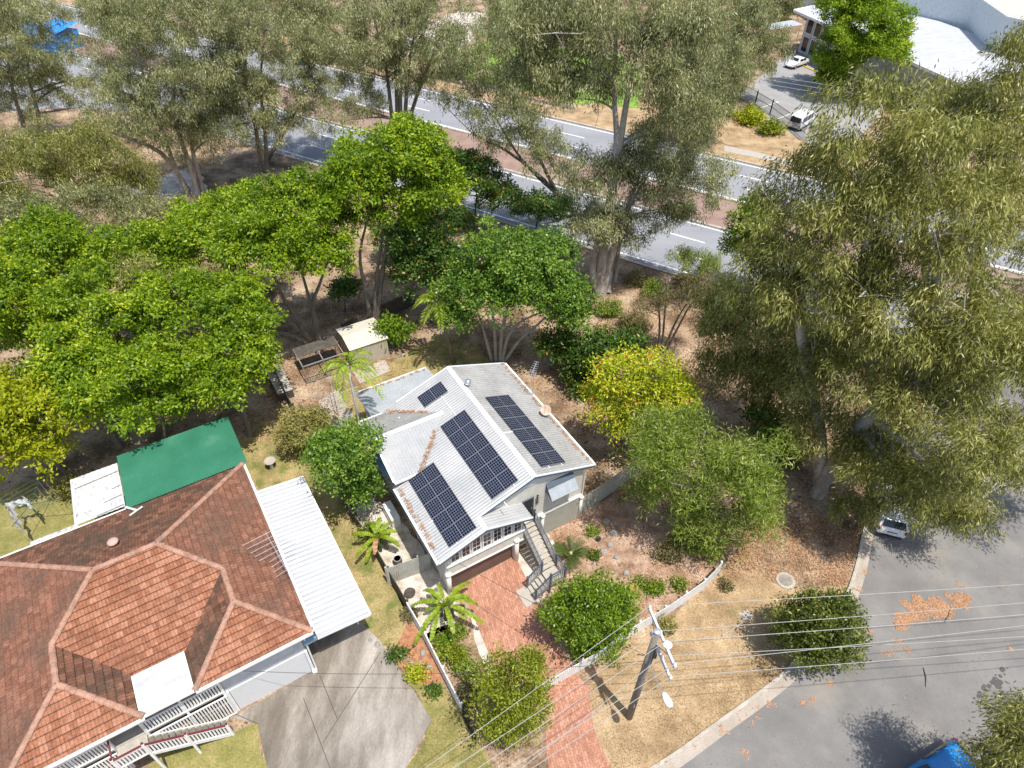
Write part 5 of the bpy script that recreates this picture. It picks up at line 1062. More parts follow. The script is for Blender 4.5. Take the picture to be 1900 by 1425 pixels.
def smooth3(pts, k):
    out = []
    for i in range(len(pts) - 1):
        p0, p1, p2, p3 = pts[max(i - 1, 0)], pts[i], pts[i + 1], pts[min(i + 2, len(pts) - 1)]
        for j in range(k): t = j / k; out.append(.5 * ((2 * p1) + (p2 - p0) * t + (2 * p0 - 5 * p1 + 4 * p2 - p3) * t * t + (3 * p1 - p0 - 3 * p2 + p3) * t ** 3))
    return out + [pts[-1]]
def under(px, py, z): p = at(px, py, z); return Vector((p.x, p.y, 0))
GF = 'bright green trees forming the canopy on the left'
# the bright green canopy on the left
def fig(label, base, ells, seed, stems=None, mat=None, **kw): return tree('broadleaf_tree', label, 'tree', base, ells, 'broad', mat or m_fig, m_trunkg, seed, GF, stems, .22, **kw)
fig('tall bright green tree with pale forked trunks, nearest the dome shaped tree', (703, 600), [(735, 330, 120, 92, 0), (800, 350, 68, 72, 1), (655, 345, 66, 85, -1), (755, 262, 66, 50, 0), (700, 400, 85, 42, -1)], 11,
    [[(690, 600), (678, 540), (668, 470), (690, 380)], [(699, 598), (708, 520), (722, 440), (752, 390), (765, 340)], [(694, 600), (697, 540), (703, 480), (716, 400)]])
fig('bright green tree with several spreading trunks beside the animal pen', (592, 640), [(540, 430, 125, 85, 0), (600, 480, 62, 62, -1), (470, 480, 85, 75, -1), (560, 370, 80, 55, 1)], 12,
    [[(578, 640), (550, 590), (520, 540), (500, 480)], [(583, 640), (540, 585), (500, 560), (460, 520)], [(592, 640), (580, 570), (592, 530), (610, 480)], [(596, 640), (585, 590), (570, 540), (550, 470)], [(575, 638), (540, 622), (490, 612), (440, 590)]])
fig('bright green tree behind the spreading trunks, below the leaning gums', under(420, 420, 8), [(410, 420, 90, 60, 0), (470, 390, 60, 45, 0)], 13)
fig('bright green tree at the back of the canopy below the left gums', under(290, 470, 8), [(290, 480, 110, 70, 0), (350, 450, 60, 50, 0)], 14)
fig('bright green tree at the upper left edge of the canopy', under(110, 480, 8), [(120, 490, 100, 75, 0), (90, 440, 60, 45, 1)], 15)
fig('bright green tree in the middle of the canopy mass', under(370, 610, 7.5), [(370, 600, 120, 90, 0), (430, 560, 60, 60, 1)], 16)
fig('bright green tree left of the middle of the canopy', under(200, 600, 7.5), [(205, 590, 115, 85, 0)], 17)
fig('bright green tree cut by the left edge of the photo', under(40, 600, 7.5), [(40, 610, 90, 95, 0), (-40, 560, 80, 80, 0)], 18)
fig('yellow-green tree in the lower left corner of the canopy', under(60, 775, 5.5), [(70, 775, 95, 80, 0), (20, 830, 75, 55, 0), (-30, 780, 70, 70, 0)], 19, mat=m_lime)
fig('bright green tree overhanging the back of the green roof', under(250, 720, 6.5), [(255, 715, 120, 85, 0), (330, 740, 80, 50, 0)], 20)
fig('bright green tree at the front edge of the canopy beside the box planter', under(420, 690, 6), [(430, 680, 85, 75, 0), (480, 655, 50, 38, 0), (390, 720, 70, 45, -1)], 21)
fig('green tree between the yellow-green tree and the middle of the canopy', under(150, 700, 6.5), [(140, 700, 85, 80, 0)], 22)
# gums
GG = 'tall grey-green gum trees'
def gum(label, base, ells, seed, stems=None, style='gum', mat=None, r0=.3, tm=None, group=GG, **kw): return tree('gum_tree', label, 'tree', base, ells, style, mat or m_gum, tm or m_trunkw, seed, group, stems, r0, **kw)
gum('tall gum with five upright dark stems standing by the highway behind the bright green tree', (742, 318), [(740, 70, 95, 85, 0), (690, 70, 75, 70, 1), (800, 50, 75, 70, 0), (655, 190, 55, 50, -1), (830, 130, 62, 55, 0), (740, 150, 60, 50, 0)], 31,
    [[(735, 318), (727, 220), (715, 120), (690, 20)], [(738, 318), (737, 220), (733, 110), (728, 0)], [(742, 318), (743, 210), (742, 110), (748, -10)], [(746, 318), (752, 210), (760, 110), (782, 10)], [(750, 318), (758, 230), (795, 120), (830, 40)]], 'sparse', m_gum, .3, m_trunkg, twigs=2, nlimb=22)
gum('tallest central gum with a white trunk rising behind the golden tree', (1114, 545), [(1130, 40, 150, 75, 0), (1060, 130, 95, 75, 1), (1215, 120, 85, 75, -1), (1270, 200, 85, 75, 0), (1010, 160, 80, 60, 0), (1150, 330, 110, 60, 0), (1230, 300, 80, 70, 1), (1120, 420, 80, 55, -1), (1030, 60, 90, 60, 0), (1280, 60, 80, 60, 1)], 32,
    [[(1110, 545), (1118, 470), (1130, 380), (1144, 270), (1140, 180), (1143, 60)], [(1112, 545), (1125, 440), (1150, 270), (1168, 160), (1190, 60)], [(1117, 543), (1135, 470), (1152, 420), (1185, 330)], [(1110, 545), (1100, 500), (1108, 440), (1095, 380)]], 'gum', m_gum, .42, twigs=2, nlimb=34)
gum('leaning gum with dark forked stems over the highway median', (1085, 430), [(905, 190, 85, 60, 0), (960, 250, 80, 55, 0), (880, 110, 70, 60, 1), (1010, 290, 55, 45, 0)], 33, [[(1082, 425), (1050, 375), (1000, 330), (960, 285), (920, 220)], [(1070, 398), (1030, 350), (1000, 290), (990, 250)], [(1060, 388), (1010, 335), (940, 280), (880, 250)]], 'sparse', m_gum, .26, m_trunkg, twigs=2)
gum('gum with white lower trunks and hanging foliage right of the dome shaped tree', (1140, 520), [(1150, 430, 72, 48, 0), (1215, 390, 60, 45, 1), (1105, 400, 50, 45, 0), (1290, 340, 70, 60, 0), (1260, 400, 50, 35, 0)], 34, [[(1140, 522), (1150, 450), (1165, 390), (1200, 330)], [(1128, 545), (1135, 490), (1140, 430), (1135, 370)]], 'sparse', m_gum, .24, twigs=2)
gum('leaning gum with pale twin trunks above the tan path', (362, 362), [(330, 110, 110, 90, 0), (260, 210, 85, 65, -1), (420, 200, 75, 65, 0), (350, 230, 70, 60, 1), (300, 30, 110, 55, 0)], 35, [[(350, 362), (325, 310), (300, 240), (275, 170), (250, 80)], [(368, 362), (350, 300), (325, 220), (322, 130), (330, 60)], [(378, 358), (362, 300), (352, 230), (370, 140)], [(350, 355), (300, 285), (220, 250), (180, 240)]], 'gum', m_gum, .3, twigs=2)
gum('gum with dark twin trunks at the far left by the highway', (75, 285), [(25, 90, 60, 60, 0), (20, 190, 70, 60, 0), (165, 140, 60, 55, 0), (110, 25, 70, 30, 1), (-20, 60, 80, 70, 0), (80, 150, 45, 30, 0)], 36, [[(62, 290), (40, 220), (20, 150), (10, 60)], [(85, 285), (70, 210), (52, 130), (60, 50)]], 'sparse', m_gum, .3, m_trunkg, twigs=2)
gum('slender dark stemmed gum rising between the left gums and the tall upright gum', (490, 320), [(470, 70, 85, 75, 0), (540, 120, 80, 70, 1), (430, 170, 60, 60, 0), (560, 200, 62, 55, 0), (500, 230, 60, 45, -1), (610, 120, 50, 55, 0)], 37, [[(485, 320), (475, 240), (455, 150), (462, 40)], [(495, 320), (492, 250), (484, 160), (490, 60)], [(495, 300), (530, 240), (560, 190)]], 'sparse', m_gum, .26, m_trunkg, twigs=2)
gum('spreading low gum foliage at the left edge above the green canopy', under(60, 340, 8), [(60, 320, 110, 65, 0), (150, 300, 80, 55, 0), (220, 340, 70, 50, 0), (-30, 360, 70, 70, 0)], 38, None, 'gum', m_gumb, .24)
gum('low gum foliage between the tan path and the green canopy', under(200, 400, 6), [(190, 385, 90, 40, 0), (300, 395, 60, 30, 0), (80, 400, 70, 45, 0), (20, 430, 45, 50, 0)], 39, None, 'gum', m_gum, .2)
gum('small pale gum foliage poking through the green canopy', under(270, 510, 9), [(255, 508, 42, 36, 0), (345, 530, 42, 30, 0)], 40, None, 'gum', m_gumb, .15)
# the big gum on the right
gum('huge drooping gum leaning over the parked white hatchback', (1515, 915), [(1640, 275, 118, 118, 0), (1500, 380, 110, 90, 1), (1740, 900, 60, 46, -3), (1810, 830, 75, 55, -3), (1690, 930, 48, 34, -2.5), (1640, 880, 70, 45, -3), (1660, 400, 150, 120, -1), (1560, 540, 150, 110, 0), (1700, 560, 140, 110, 0), (1450, 520, 85, 85, -1), (1640, 690, 150, 95, 0), (1740, 740, 100, 80, -1), (1570, 800, 105, 75, 0), (1660, 860, 90, 60, .5), (1800, 640, 90, 90, 0), (1760, 880, 62, 46, 1.2), (1500, 690, 85, 90, 1), (1735, 950, 44, 34, .8), (1600, 940, 62, 28, -.5)], 41,
    [[(1515, 918), (1545, 865), (1580, 810), (1625, 755), (1612, 665), (1597, 595), (1600, 500), (1620, 380)], [(1540, 890), (1590, 800), (1650, 740), (1700, 660), (1730, 560), (1740, 440)], [(1522, 910), (1520, 800), (1500, 700), (1480, 560), (1500, 420)]], 'gum', m_gumb, .5, twigs=3, nlimb=60, dmul=1.05)
gum('tall gum behind the huge drooping gum, cut by the right edge', under(1800, 480, 10), [(1800, 300, 120, 110, 0), (1860, 430, 90, 110, 0), (1870, 180, 60, 90, 0), (1900, 620, 70, 90, 0), (1760, 230, 70, 60, 1)], 42, [[(1740, 640), (1720, 520), (1716, 420), (1760, 320)], [(1800, 640), (1810, 520), (1830, 400), (1850, 280)]], 'gum', m_gumb, .4, twigs=2, nlimb=30)
gum('weeping gum with fine hanging foliage left of the huge drooping gum', (1400, 800), [(1400, 600, 95, 95, 0), (1340, 580, 55, 70, 1), (1440, 700, 80, 85, 0), (1380, 700, 70, 62, -1), (1330, 680, 45, 40, 0)], 43, [[(1400, 800), (1398, 720), (1405, 640), (1400, 560)], [(1404, 800), (1425, 740), (1450, 680)]], 'gum', m_gumb, .24, m_trunkg, twigs=3)
gum('gum reaching over the bottom of the road beside the huge drooping gum', Vector((31, 29, 0)), None, 44, None, 'gum', m_gumb, .3, twigs=2, raw=[((25.6, 22.6, 4.7), (1.5, 1.3, 1.1)), ((28.6, 25.2, 5.6), (1.7, 1.5, 1.2)), ((30.6, 23.6, 6.2), (1.9, 1.6, 1.3)), ((33.4, 25.6, 6), (1.9, 1.7, 1.4)), ((27.5, 26.5, 8), (2, 1.8, 1.5)), ((31, 28, 9.5), (2.6, 2.4, 2)), ((29, 29.5, 12), (2.4, 2.4, 2))])
GB = 'distant gums beyond the highway'
for i, ((bx, by), els, lb) in enumerate((((960, 150), [(960, 60, 75, 60, 0), (1010, 20, 60, 50, 0)], 'distant gum standing over the lush grass left of the tallest gum'), ((1340, 190), [(1340, 70, 85, 65, 0), (1400, 90, 50, 60, 0), (1300, 130, 50, 50, 0)], 'dense distant gum left of the white sedan'),
        ((1400, 40), [(1400, 0, 70, 40, 0), (1440, 20, 40, 40, 0)], 'distant gum at the top edge behind the white sedan'), ((600, 110), [(600, 50, 70, 50, 0), (560, 20, 60, 40, 0)], 'distant gum left of the tall upright stems at the top edge'),
        ((230, 130), [(230, 40, 60, 45, 0)], 'distant gum to the right of the blue shed'), ((0, 110), [(-10, 20, 60, 45, 0)], 'distant gum in the top left corner'), ((400, 60), [(400, 10, 80, 45, 0), (480, 0, 60, 40, 0)], 'distant gum at the top edge above the leaning gum'),
        ((1230, 60), [(1230, 0, 80, 45, 0)], 'distant gum at the top edge right of the tallest gum'), ((900, 60), [(935, 35, 40, 45, 0)], 'dark distant tree beside the dirt clearing'))):
    gum(lb, (bx, by), els, 50 + i, None, 'gum', m_dkgreen if 'dark' in lb else m_gum, .3, m_trunkg, GB, lmul=1.35)
gum('mid distance gum left of the car park fence', (1300, 270), [(1300, 170, 70, 60, 0), (1350, 140, 50, 50, 0), (1270, 230, 50, 35, 0)], 65, None, 'gum', m_gum, .28, m_trunkg, GB, lmul=1.2, twigs=2)
# single trees round the house
tree('dome_tree', 'dome shaped dark green tree with pale branching trunks behind the house', 'tree', (922, 668), None, 'dome', m_dome, m_trunkp, 70, None, [[(912, 668), (902, 630), (890, 590), (870, 545)], [(920, 668), (918, 620), (912, 570), (900, 500)], [(928, 668), (932, 610), (945, 560), (960, 500)], [(932, 668), (945, 620), (975, 592), (1020, 575)], [(938, 668), (965, 630), (1000, 600), (1040, 560)]], .16, nlimb=26,
     raw=[ell(at(922, 668), 950, 480, 118, 68), ell(at(922, 668), 900, 535, 98, 62, -.5), ell(at(922, 668), 1010, 540, 92, 72, -.5), ell(at(922, 668), 950, 545, 110, 55, -1), ell(at(922, 668), 1055, 590, 48, 42, -1), ell(at(922, 668), 850, 590, 42, 30, -1)])
tree('golden_tree', 'golden yellow-green tree beside the right roof edge', 'tree', (1180, 850), [(1190, 700, 85, 55, 0), (1130, 745, 55, 50, 0), (1210, 760, 75, 55, 0), (1150, 790, 40, 30, -1), (1255, 735, 45, 45, 0)], 'fine', m_gold, m_trunkg, 71, lmul=1.5, dmul=.9)
tree('flowering_tree', 'dark green shrubby tree with orange flowers behind the golden tree', 'tree', (1110, 720), [(1120, 650, 62, 42, 0), (1090, 700, 45, 55, 0), (1170, 640, 40, 28, 0)], 'shrub', m_dkgreen, m_trunkg, 72, lmul=1.7)
tree('feathery_tree', 'broad feathery light green tree over the garden by the right fence', 'tree', (1300, 1010), [(1300, 870, 120, 85, 0), (1215, 830, 70, 70, 0), (1390, 880, 75, 85, 0), (1330, 960, 90, 65, 0), (1260, 790, 70, 45, 1), (1210, 900, 60, 50, 0), (1400, 960, 50, 45, 0), (1290, 1010, 48, 35, -.5)], 'feather', m_acacia, m_trunkp, 73, nlimb=30, twigs=3, r0=.18, dmul=1.1)
tree('round_tree', 'rounded dark green tree beside the left house wall', 'tree', (655, 955), [(640, 850, 70, 62, 0), (665, 900, 48, 48, 0), (610, 850, 42, 45, 0)], 'dome', m_dome, m_trunkd, 74, r0=.12, lmul=.85)
tree('olive_shrub', 'billowy olive yellow shrub beside the garden path', 'shrub', (565, 842), [(560, 795, 45, 38, 0), (590, 780, 30, 28, 0), (540, 815, 30, 25, 0), (575, 830, 32, 22, 0)], 'shrub', m_olive, m_trunkg, 75, r0=.07)
tree('street_tree', 'round dense green street tree standing alone by the kerb', 'tree', (1490, 1222), [(1520, 1165, 70, 60, 0), (1550, 1140, 45, 40, 0), (1490, 1180, 45, 45, 0), (1540, 1205, 50, 38, 0)], 'shrub', m_street, m_trunkg, 76, r0=.1, lmul=1.05)
tree('front_tree', 'round bright green garden tree behind the white picket fence', 'tree', (1085, 1190), [(1098, 1128, 78, 62, 0), (1060, 1150, 52, 55, 0), (1130, 1150, 48, 50, 0), (1095, 1190, 52, 38, 0), (1112, 1098, 46, 28, 0), (1090, 1230, 42, 26, -.3)], 'shrub', m_citrus, m_trunkg, 77, r0=.11, lmul=1.1)
tree('conifer_shrub', 'yellow-green conifer like bush beside the brick driveway gate', 'bush', (935, 1362), [(945, 1270, 65, 52, 0), (920, 1320, 52, 45, 0), (975, 1300, 45, 50, 0), (985, 1235, 30, 35, 0), (945, 1350, 50, 30, -.2)], 'fine', m_conifer, m_trunkg, 78, r0=.1)
tree('blurred_tree', 'tall leafy tree top close to the camera at the bottom right corner', 'tree', under(1935, 1420, 7), [(1885, 1370, 55, 48, 0), (1850, 1410, 42, 32, 0), (1900, 1330, 40, 30, 0), (1940, 1420, 90, 80, 0), (1900, 1450, 70, 40, 0)], 'gum', m_gumb, m_trunkg, 79, lmul=.8)
tree('commercial_tree', 'bright green tree in front of the white commercial roof', 'tree', (1565, 178), [(1600, 60, 65, 62, 0), (1560, 105, 45, 42, 0), (1640, 90, 45, 45, 0), (1580, 10, 62, 32, 0), (1540, 150, 35, 25, 0)], 'broad', m_fig, m_trunkg, 80, lmul=1.25, r0=.25)
tree('roadside_tree', 'light green roadside tree beside the highway left of the huge gum', 'tree', (1388, 548), [(1400, 410, 48, 50, 0), (1375, 460, 38, 42, 0), (1420, 470, 40, 40, 0)], 'broad', m_acacia, m_trunkg, 81, r0=.14)
tree('thin_tree', 'small thin grey tree on the highway verge', 'tree', (1300, 560), [(1290, 485, 32, 28, 0), (1320, 500, 30, 28, 0), (1260, 475, 22, 18, 0)], 'sparse', m_acacia, m_trunkg, 82, r0=.08, lmul=.8)
tree('bare_tree', 'brown multi-stemmed tree with sparse foliage right of the golden tree', 'tree', (1230, 655), [(1300, 540, 45, 38, 0), (1250, 560, 35, 30, 0), (1200, 565, 28, 22, 0)], 'sparse', m_scrub, m_trunkg, 83, None, [[(1222, 655), (1224, 600), (1222, 560), (1228, 520)], [(1230, 655), (1250, 605), (1270, 570), (1300, 535)], [(1234, 655), (1262, 600), (1285, 560), (1320, 530)], [(1228, 655), (1232, 600), (1236, 550), (1240, 520)]], .11, lmul=.7, twigs=3, dmul=.8)
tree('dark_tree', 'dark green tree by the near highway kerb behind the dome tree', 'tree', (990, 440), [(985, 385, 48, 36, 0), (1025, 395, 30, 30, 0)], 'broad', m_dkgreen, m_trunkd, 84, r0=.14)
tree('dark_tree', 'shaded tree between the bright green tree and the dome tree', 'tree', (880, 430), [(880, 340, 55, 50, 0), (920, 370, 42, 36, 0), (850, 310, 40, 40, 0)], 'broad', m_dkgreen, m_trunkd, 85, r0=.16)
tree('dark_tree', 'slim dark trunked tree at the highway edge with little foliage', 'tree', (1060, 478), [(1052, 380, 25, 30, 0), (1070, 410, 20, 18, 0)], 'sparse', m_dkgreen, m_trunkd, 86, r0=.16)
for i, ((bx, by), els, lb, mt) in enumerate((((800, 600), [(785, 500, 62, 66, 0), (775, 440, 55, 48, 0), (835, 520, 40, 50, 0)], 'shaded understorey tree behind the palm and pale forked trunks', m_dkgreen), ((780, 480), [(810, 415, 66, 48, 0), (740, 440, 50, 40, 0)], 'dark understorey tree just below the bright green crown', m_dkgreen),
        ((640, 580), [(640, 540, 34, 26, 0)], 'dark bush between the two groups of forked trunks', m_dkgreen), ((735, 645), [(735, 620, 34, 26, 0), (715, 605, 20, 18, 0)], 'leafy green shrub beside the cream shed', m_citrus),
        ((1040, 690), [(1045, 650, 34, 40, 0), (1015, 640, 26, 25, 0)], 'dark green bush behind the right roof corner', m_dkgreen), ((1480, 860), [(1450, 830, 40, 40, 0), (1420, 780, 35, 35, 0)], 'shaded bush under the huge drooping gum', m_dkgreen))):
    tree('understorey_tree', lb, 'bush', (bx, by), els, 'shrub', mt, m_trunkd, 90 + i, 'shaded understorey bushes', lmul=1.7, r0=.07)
GS = 'low garden and verge shrubs'
for i, (x, y, r_, mt, lb) in enumerate(((735, 1213, 17, m_dkgreen, 'grey-green cushion shrub at the edge of the concrete driveway'), (771, 1251, 18, m_gold, 'round golden shrub in the orange bark bed'), (806, 1281, 10, m_dkgreen, 'tiny dark tuft on the lawn by the white fence'), (692, 985, 26, m_acacia, 'loose green shrub along the dark boundary fence'),
        (840, 1215, 26, m_conifer, 'low yellow-green plant under the banana leaves'), (865, 1240, 22, m_acacia, 'low green plant beside the brick driveway edge'), (825, 1190, 18, m_citrus, 'small green plant at the top of the driveway bed'), (870, 1290, 24, m_scrub, 'dry low shrub beside the lower white fence'), (1215, 1090, 16, m_citrus, 'green plant right of the terracotta pot'), (1185, 1080, 12, m_acacia, 'small grassy tuft beside the terracotta pot'),
        (1235, 1160, 16, m_olive, 'silvery shrub against the picket fence behind the pole'), (1098, 985, 10, m_acacia, 'little yellow-green plant on the pink mulch'), (1100, 1030, 7, m_dkgreen, 'tiny dark plant right of the cycad'), (1260, 1085, 14, m_acacia, 'tuft near the right end of the picket fence'), (1240, 1025, 24, m_scrub, 'dry scrub in the shade of the feathery tree'), (1175, 600, 30, m_scrub, 'dry scrub behind the flowering tree'), (1215, 540, 26, m_acacia, 'green scrub on the highway bank'),
        (1180, 520, 22, m_scrub, 'dry scrub at the foot of the white trunked gum'), (1130, 575, 25, m_acacia, 'green scrub between the dome tree and the bank'), (1270, 520, 24, m_scrub, 'scrub left of the small thin tree'), (1330, 560, 24, m_acacia, 'scrub under the light green roadside tree'), (1185, 700, 22, m_citrus, 'green foliage under the golden tree'), (1345, 1085, 10, m_scrub, 'tuft outside the end of the picket fence'),
        (760, 1140, 12, m_scrub, 'weedy tuft where the timber fence turns white'), (655, 905, 22, m_dkgreen, 'dark low shrub at the foot of the rounded tree'), (130, 905, 26, m_olive, 'yellowing shrub beside the clothesline'), (1390, 220, 24, m_lime, 'yellow-green hedge below the car park fence'), (1340, 205, 22, m_lime, 'yellow-green shrub left of the car park fence'), (1430, 240, 20, m_conifer, 'low hedge under the white van fence'), (850, 1170, 14, m_acacia, 'grassy clump at the foot of the banana plant'))):
    ba = at(x, y + r_ * .35); tree('garden_shrub', lb, 'shrub', ba, [(x, y, r_, r_ * .8, 0), (x + r_ * .3, y + r_ * .2, r_ * .6, r_ * .5, 0)], 'shrub', mt, m_trunkg, 100 + i, GS, r0=.03, nlimb=5, lmul=(1.0 if y > 450 else 2.2))
# palms, bananas and cycad
def frond(parent, name, ang, tilt, L_, droop, mat, seed, h, lf=.55, nleaf=26, wl=.075, hang=.5):
    rg = np.random.default_rng(seed); d = Vector((math.cos(ang), math.sin(ang), 0)); pts = []
    for t in np.linspace(0, 1, 9): pts.append(Vector((0, 0, h)) + d * L_ * (math.cos(tilt) * t - .12 * t * t) + Vector((0, 0, L_ * (math.sin(tilt) * t - droop * t * t))))
    b = MB(); b.tube(pts, [.028 * (1 - .8 * i / 8) for i in range(9)], 5); rc = b.build(name, mat, parent); s = Vector((-d.y, d.x, 0)); pos, dr = [], []
    for i in range(nleaf):
        t = .12 + .88 * i / nleaf; p = pts[min(7, int(t * 8))].lerp(pts[min(8, int(t * 8) + 1)], t * 8 % 1)
        for sd in (-1, 1): pos.append(p); dr.append(s * sd + d * (.55 + .4 * t) + Vector((0, 0, -hang + rg.uniform(-.2, .2))))
    n = len(pos); tt = np.repeat(np.linspace(.3, 1, nleaf), 2); ln = lf * np.sin(np.clip(tt * 2.6, .3, 2.75)) * rg.uniform(.85, 1.15, n)
    leaves_obj('leaflets', np.array(pos), np.array(dr), rg, ln, wl, mat, rc, np.clip(.5 + .25 * rg.normal(size=n), 0, 1), nrm=np.tile([0, 0, 1.0], (n, 1)) + rg.normal(size=(n, 3)) * .3)
def palm(label, base, head, n, L_, seed, r=.09):
    B_ = at(*base); hd_ = near(B_, *head) - B_; T = thing('palm', label, 'palm', B_, 0, 'feather palms behind the house'); b = MB(); b.tube([(0, 0, 0), hd_ * .5 + Vector((.05, 0, 0)), hd_], [r * 1.25, r, r * .8], 10); b.tube([hd_, hd_ + Vector((0, 0, .7))], [r * .9, r * .4], 10); b.build('trunk', m_trunkp if seed % 2 else m_trunkg, T, True)
    cr = thing('crown', None, None, hd_ + Vector((0, 0, .55))); cr.parent = T
    rg = random.Random(seed)
    for i in range(n): frond(cr, 'frond', i * 2.4 + rg.uniform(-.2, .2), rg.uniform(.35, .95), L_ * rg.uniform(.85, 1.1), rg.uniform(.75, 1.05), m_palm, seed * 50 + i, 0)
palm('slender green palm beside the rear metal roof', (674, 838), (648, 690), 10, 2.9, 3, .09)
palm('palm half hidden by the dome shaped tree', (843, 674), (812, 570), 10, 2.7, 4, .12)
def bleaf(parent, ang, tilt, L_, wid, droop, seed, h, mat, c=(0, 0)):
    rg = random.Random(seed); d = Vector((math.cos(ang), math.sin(ang), 0)); s = Vector((-d.y, d.x, 0)); n = 12; mid = [Vector((c[0], c[1], h)) + d * L_ * (math.cos(tilt) * t) + Vector((0, 0, L_ * (math.sin(tilt) * t - droop * t * t))) for t in np.linspace(0, 1, n + 1)]
    b = MB(); b.tube(mid, [.03 * (1 - .8 * i / n) for i in range(n + 1)], 5); lf = b.build('leaf', m_lime, parent)
    vs, fs = [], []; rn = []
    for i in range(2, n):
        t0, t1 = i / n, (i + 1) / n
        for sd in (-1, 1):
            w0, w1 = (wid * math.sin(min(math.pi, .25 + 2.9 * (t - .12))) ** .5 if .12 < t < .995 else .02 for t in (t0, t1 - (.012 if rg.random() < .5 else 0)))
            up = Vector((0, 0, .28 + rg.uniform(-.1, .1))); k_ = len(vs); vs += [mid[i] + Vector((0, 0, .02)), mid[i + 1].lerp(mid[i], .06) + Vector((0, 0, .02)), mid[i + 1].lerp(mid[i], .06 + rg.uniform(0, .2)) + (s * sd + up) * w1, mid[i] + (s * sd + up) * w0]; fs.append((k_, k_ + 1, k_ + 2, k_ + 3)); rn.append(rg.uniform(.2, .9))
    me = bpy.data.meshes.new('leaf_blade'); me.from_pydata([tuple(v) for v in vs], [], fs); a = me.attributes.new('rnd', 'FLOAT', 'FACE'); a.data.foreach_set('value', rn); me.materials.append(mat); me.update(); o = bpy.data.objects.new('leaf_blade', me); COL.objects.link(o); o.parent = lf
def banana(label, base, h, n, L_, wid, seed, dead=None):
    T = thing('banana_plant', label, 'plant', at(*base), 0, 'banana plants by the boundary fence'); rg = random.Random(seed)
    for i, (x, y, hh) in enumerate(((0, 0, h), (.35, .2, h * .7), (-.3, .25, h * .6))):
        b = MB(); b.tube([(x, y, 0), (x * .9, y * .9, hh)], [.12, .06], 9); b.build('stem', m_trunkg if i else m_acacia, T, True)
        for j in range(n if i == 0 else 3): bleaf(T, j * 2.399 + i + rg.uniform(-.3, .3), rg.uniform(.35, .95), L_ * rg.uniform(.8, 1.1) * (1 if i == 0 else .75), wid, rg.uniform(.5, .85), seed * 30 + i * 11 + j, hh, m_dry if dead and i == 0 and j == 2 else m_banana, (x * .9, y * .9))
banana('large banana plant with long arching leaves beside the brick driveway', (828, 1150), 1.7, 10, 2.5, .15, 5)
banana('smaller banana plant with one dead orange leaf at the boundary fence', (706, 1022), 1.4, 8, 1.9, .15, 6, True)
T = thing('cycad', 'spiky dark green cycad with long straight fronds beside the staircase', 'cycad', at(1058, 1036)); b = MB(); b.lathe([(.2, 0), (.24, .3), (.12, .55), (.03, .62)], n=12); b.build('trunk', m_trunkg, T, True); b = MB(); b.lathe([(.14, .52), (.12, .62), (.02, .68)], n=12); b.build('cone', plain('cone_tan', (.50, .36, .20), .8), T, True)
for i in range(44): frond(T, 'frond', i * 2.39996, .12 + .95 * (i % 7) / 7, 1.45, .28, m_cycad, 900 + i, .5, .17, 22, .022, .0)

# ------------------------------------------------------------------ loose leaves and grass
def scatter(name, poly_px, n, seed, size, mat, tall=False, holes=None):
    rg = np.random.default_rng(seed); pl_ = np.array([at2(*p) for p in poly_px]); lo, hi = pl_.min(0), pl_.max(0); pts = rg.uniform(lo, hi, (n * 3, 2)); ins = np.zeros(len(pts), bool); j = len(pl_) - 1
    for i in range(len(pl_)):
        a, c = pl_[i], pl_[j]; cond = ((a[1] > pts[:, 1]) != (c[1] > pts[:, 1])) & (pts[:, 0] < (c[0] - a[0]) * (pts[:, 1] - a[1]) / (c[1] - a[1] + 1e-9) + a[0]); ins ^= cond; j = i
    pts = pts[ins][:n]; k_ = len(pts)
    # clumped: keep more where a smooth random field is high
    f_ = np.sin(pts[:, 0] * 1.7 + seed) * np.sin(pts[:, 1] * 1.3 + 2 * seed) + np.sin(pts[:, 0] * .6 - pts[:, 1] * .8) * .7; keep = rg.random(k_) < np.clip(.5 + .4 * f_, .12, 1); pts = pts[keep]; k_ = len(pts)
    pos = np.concatenate([pts, np.full((k_, 1), .02) + (0 if tall else 1) * rg.random((k_, 1)) * .04], 1); d = rg.normal(size=(k_, 3)); d[:, 2] = np.abs(d[:, 2]) * 1.2 + .5 if tall else d[:, 2] * .2
    o = leaves_obj(name, pos, d, rg, size * rg.uniform(.6, 1.4, k_), size * (.22 if tall else .45), mat, flat=not tall); o['kind'] = 'stuff'; return o
scatter('grass', [(1090, 1280), (1240, 1152), (1335, 1072), (1560, 1090), (1475, 1228), (1330, 1342), (1238, 1405), (1100, 1440), (1125, 1400)], 26000, 1, .085, m_grass, True)
scatter('grass', [(455, 862), (500, 780), (600, 880), (722, 1070), (755, 1135), (735, 1195), (690, 1150), (560, 885)], 12000, 2, .09, m_grass, True)
scatter('grass', [(757, 1265), (800, 1250), (858, 1330), (925, 1460), (750, 1460), (801, 1337)], 7000, 3, .08, m_grass, True)
scatter('leaf_litter', [(440, 700), (640, 540), (800, 430), (1000, 440), (1300, 520), (1480, 600), (1600, 760), (1610, 900), (1580, 1060), (1400, 1080), (1330, 1050), (1200, 900), (1100, 850), (950, 670), (800, 660), (640, 760), (560, 860), (440, 800)], 60000, 4, .15, m_dry)
scatter('leaf_litter', [(1000, 1000), (1165, 900), (1330, 1060), (1180, 1170), (1060, 1240)], 9000, 5, .10, m_dry)
scatter('leaf_litter', [(1340, 1070), (1400, 960), (1600, 960), (1570, 1090)], 12000, 6, .11, m_dry)
rg_ = random.Random(77)
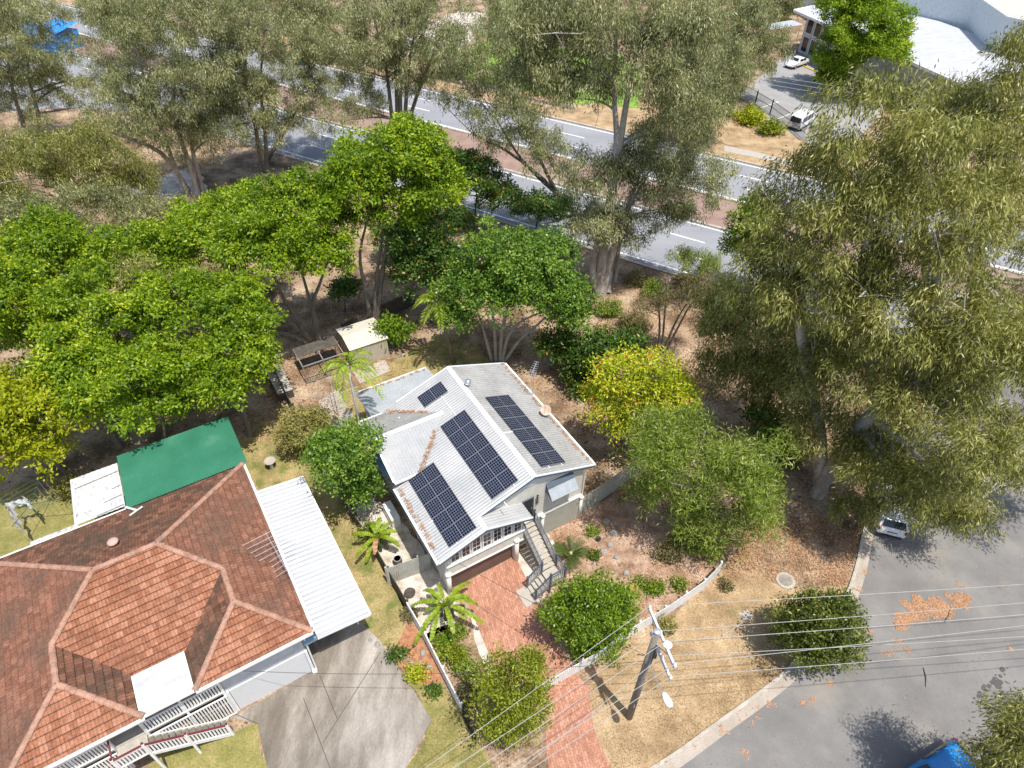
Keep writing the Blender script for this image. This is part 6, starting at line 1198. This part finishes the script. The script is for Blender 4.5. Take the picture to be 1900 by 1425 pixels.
def drift(pts, n, rad):      # ragged drift: a random walk of small patches
    out = []
    for (x, y, r_) in pts:
        c = at(x, y)
        for j in range(n): a_ = rg_.random() * 6.283; q = rg_.random() ** .6 * r_; out.append((c.x + q * math.cos(a_) * 1.2, c.y + q * math.sin(a_) * .75, .012, rad * rg_.uniform(.4, 1.5)))
    return out
o = pile('leaf_litter', 'x', drift(((1688, 1135, .85), (1708, 1126, .9), (1728, 1132, .8), (1678, 1150, .5), (1752, 1134, .5), (1778, 1112, .55), (1760, 1122, .5), (1700, 1118, .5), (1672, 1162, .2)), 9, .22), 22000, .03, 7, .065, m_pile)
o = pile('leaf_litter', 'x', drift(((1645, 1210, .3), (1675, 1204, .35), (1612, 1173, .15), (1490, 1304, .13), (1508, 1298, .08), (1540, 1268, .12), (1382, 1398, .2), (1420, 1305, .5), (1350, 1356, .4), (1390, 1328, .5), (1590, 1214, .1), (1667, 1187, .2), (1875, 1205, .12), (1595, 1090, .5), (1600, 1060, .5), (1780, 1085, .25)), 5, .1), 2600, .02, 8, .06, m_pile)
o = scatter('leaf_litter', [(1610, 1000), (1900, 900), (1990, 1300), (1500, 1440), (1260, 1420), (1480, 1240)], 1400, 9, .07, m_dry)
# debris caught in the roof valleys and gutters of the house
HM = Matrix.Rotation(R1, 3, 'Z')
def hw(u, v, z): p = O1 + HM @ Vector((u, v, z)); return (p.x, p.y, p.z)
vl = [(*hw(3.9 - 2.85 * t, 8 - 2.75 * t, zl(3.9 - 2.85 * t) + .05), .10 + .12 * t) for t in np.linspace(.35, 1, 16)] + [(*hw(3.9 - 2.6 * t, 8 + 2.55 * t, zl(3.9 - 2.6 * t) + .05), .08 + .16 * t) for t in np.linspace(.3, 1, 14)]
vl += [(*hw(-.45, v, zl(-.45) + .05), .16) for v in np.linspace(0.5, 4.8, 14)] + [(*hw(9.75, v, zl(9.75) + .05), .16) for v in np.linspace(1, 10.8, 24)] + [(*hw(u, 14.7, 3.42), .18) for u in np.linspace(.8, 5.6, 10)]
o = pile('leaf_litter', 'x', [(q[0] + rg_.uniform(-.12, .12), q[1] + rg_.uniform(-.12, .12), q[2], q[3] * rg_.uniform(.3, 1)) for q in vl for _ in range(3)], 4200, .03, 10, .07)
for i, (p, q, lb) in enumerate((((1713, 1240), (1717, 1275), 'dark stick lying on the grey road'), ((1752, 1155), (1762, 1130), 'dark twig beside the leaf pile on the road'), ((1560, 1270), (1640, 1210), 'long thin twig trail on the road') )):
    a, c = at(*p), at(*q); b = MB()
    if i < 2: b.tube([(0, 0, .03), (c - a) * .5 + Vector((.06, 0, .05)), (c - a) + Vector((0, 0, .03))], [.03, .028, .015], 6); o = b.build('fallen_stick', m_darkfence); o.location = a; tag(o, lb, 'stick')
print('leaf faces', COUNT[0])
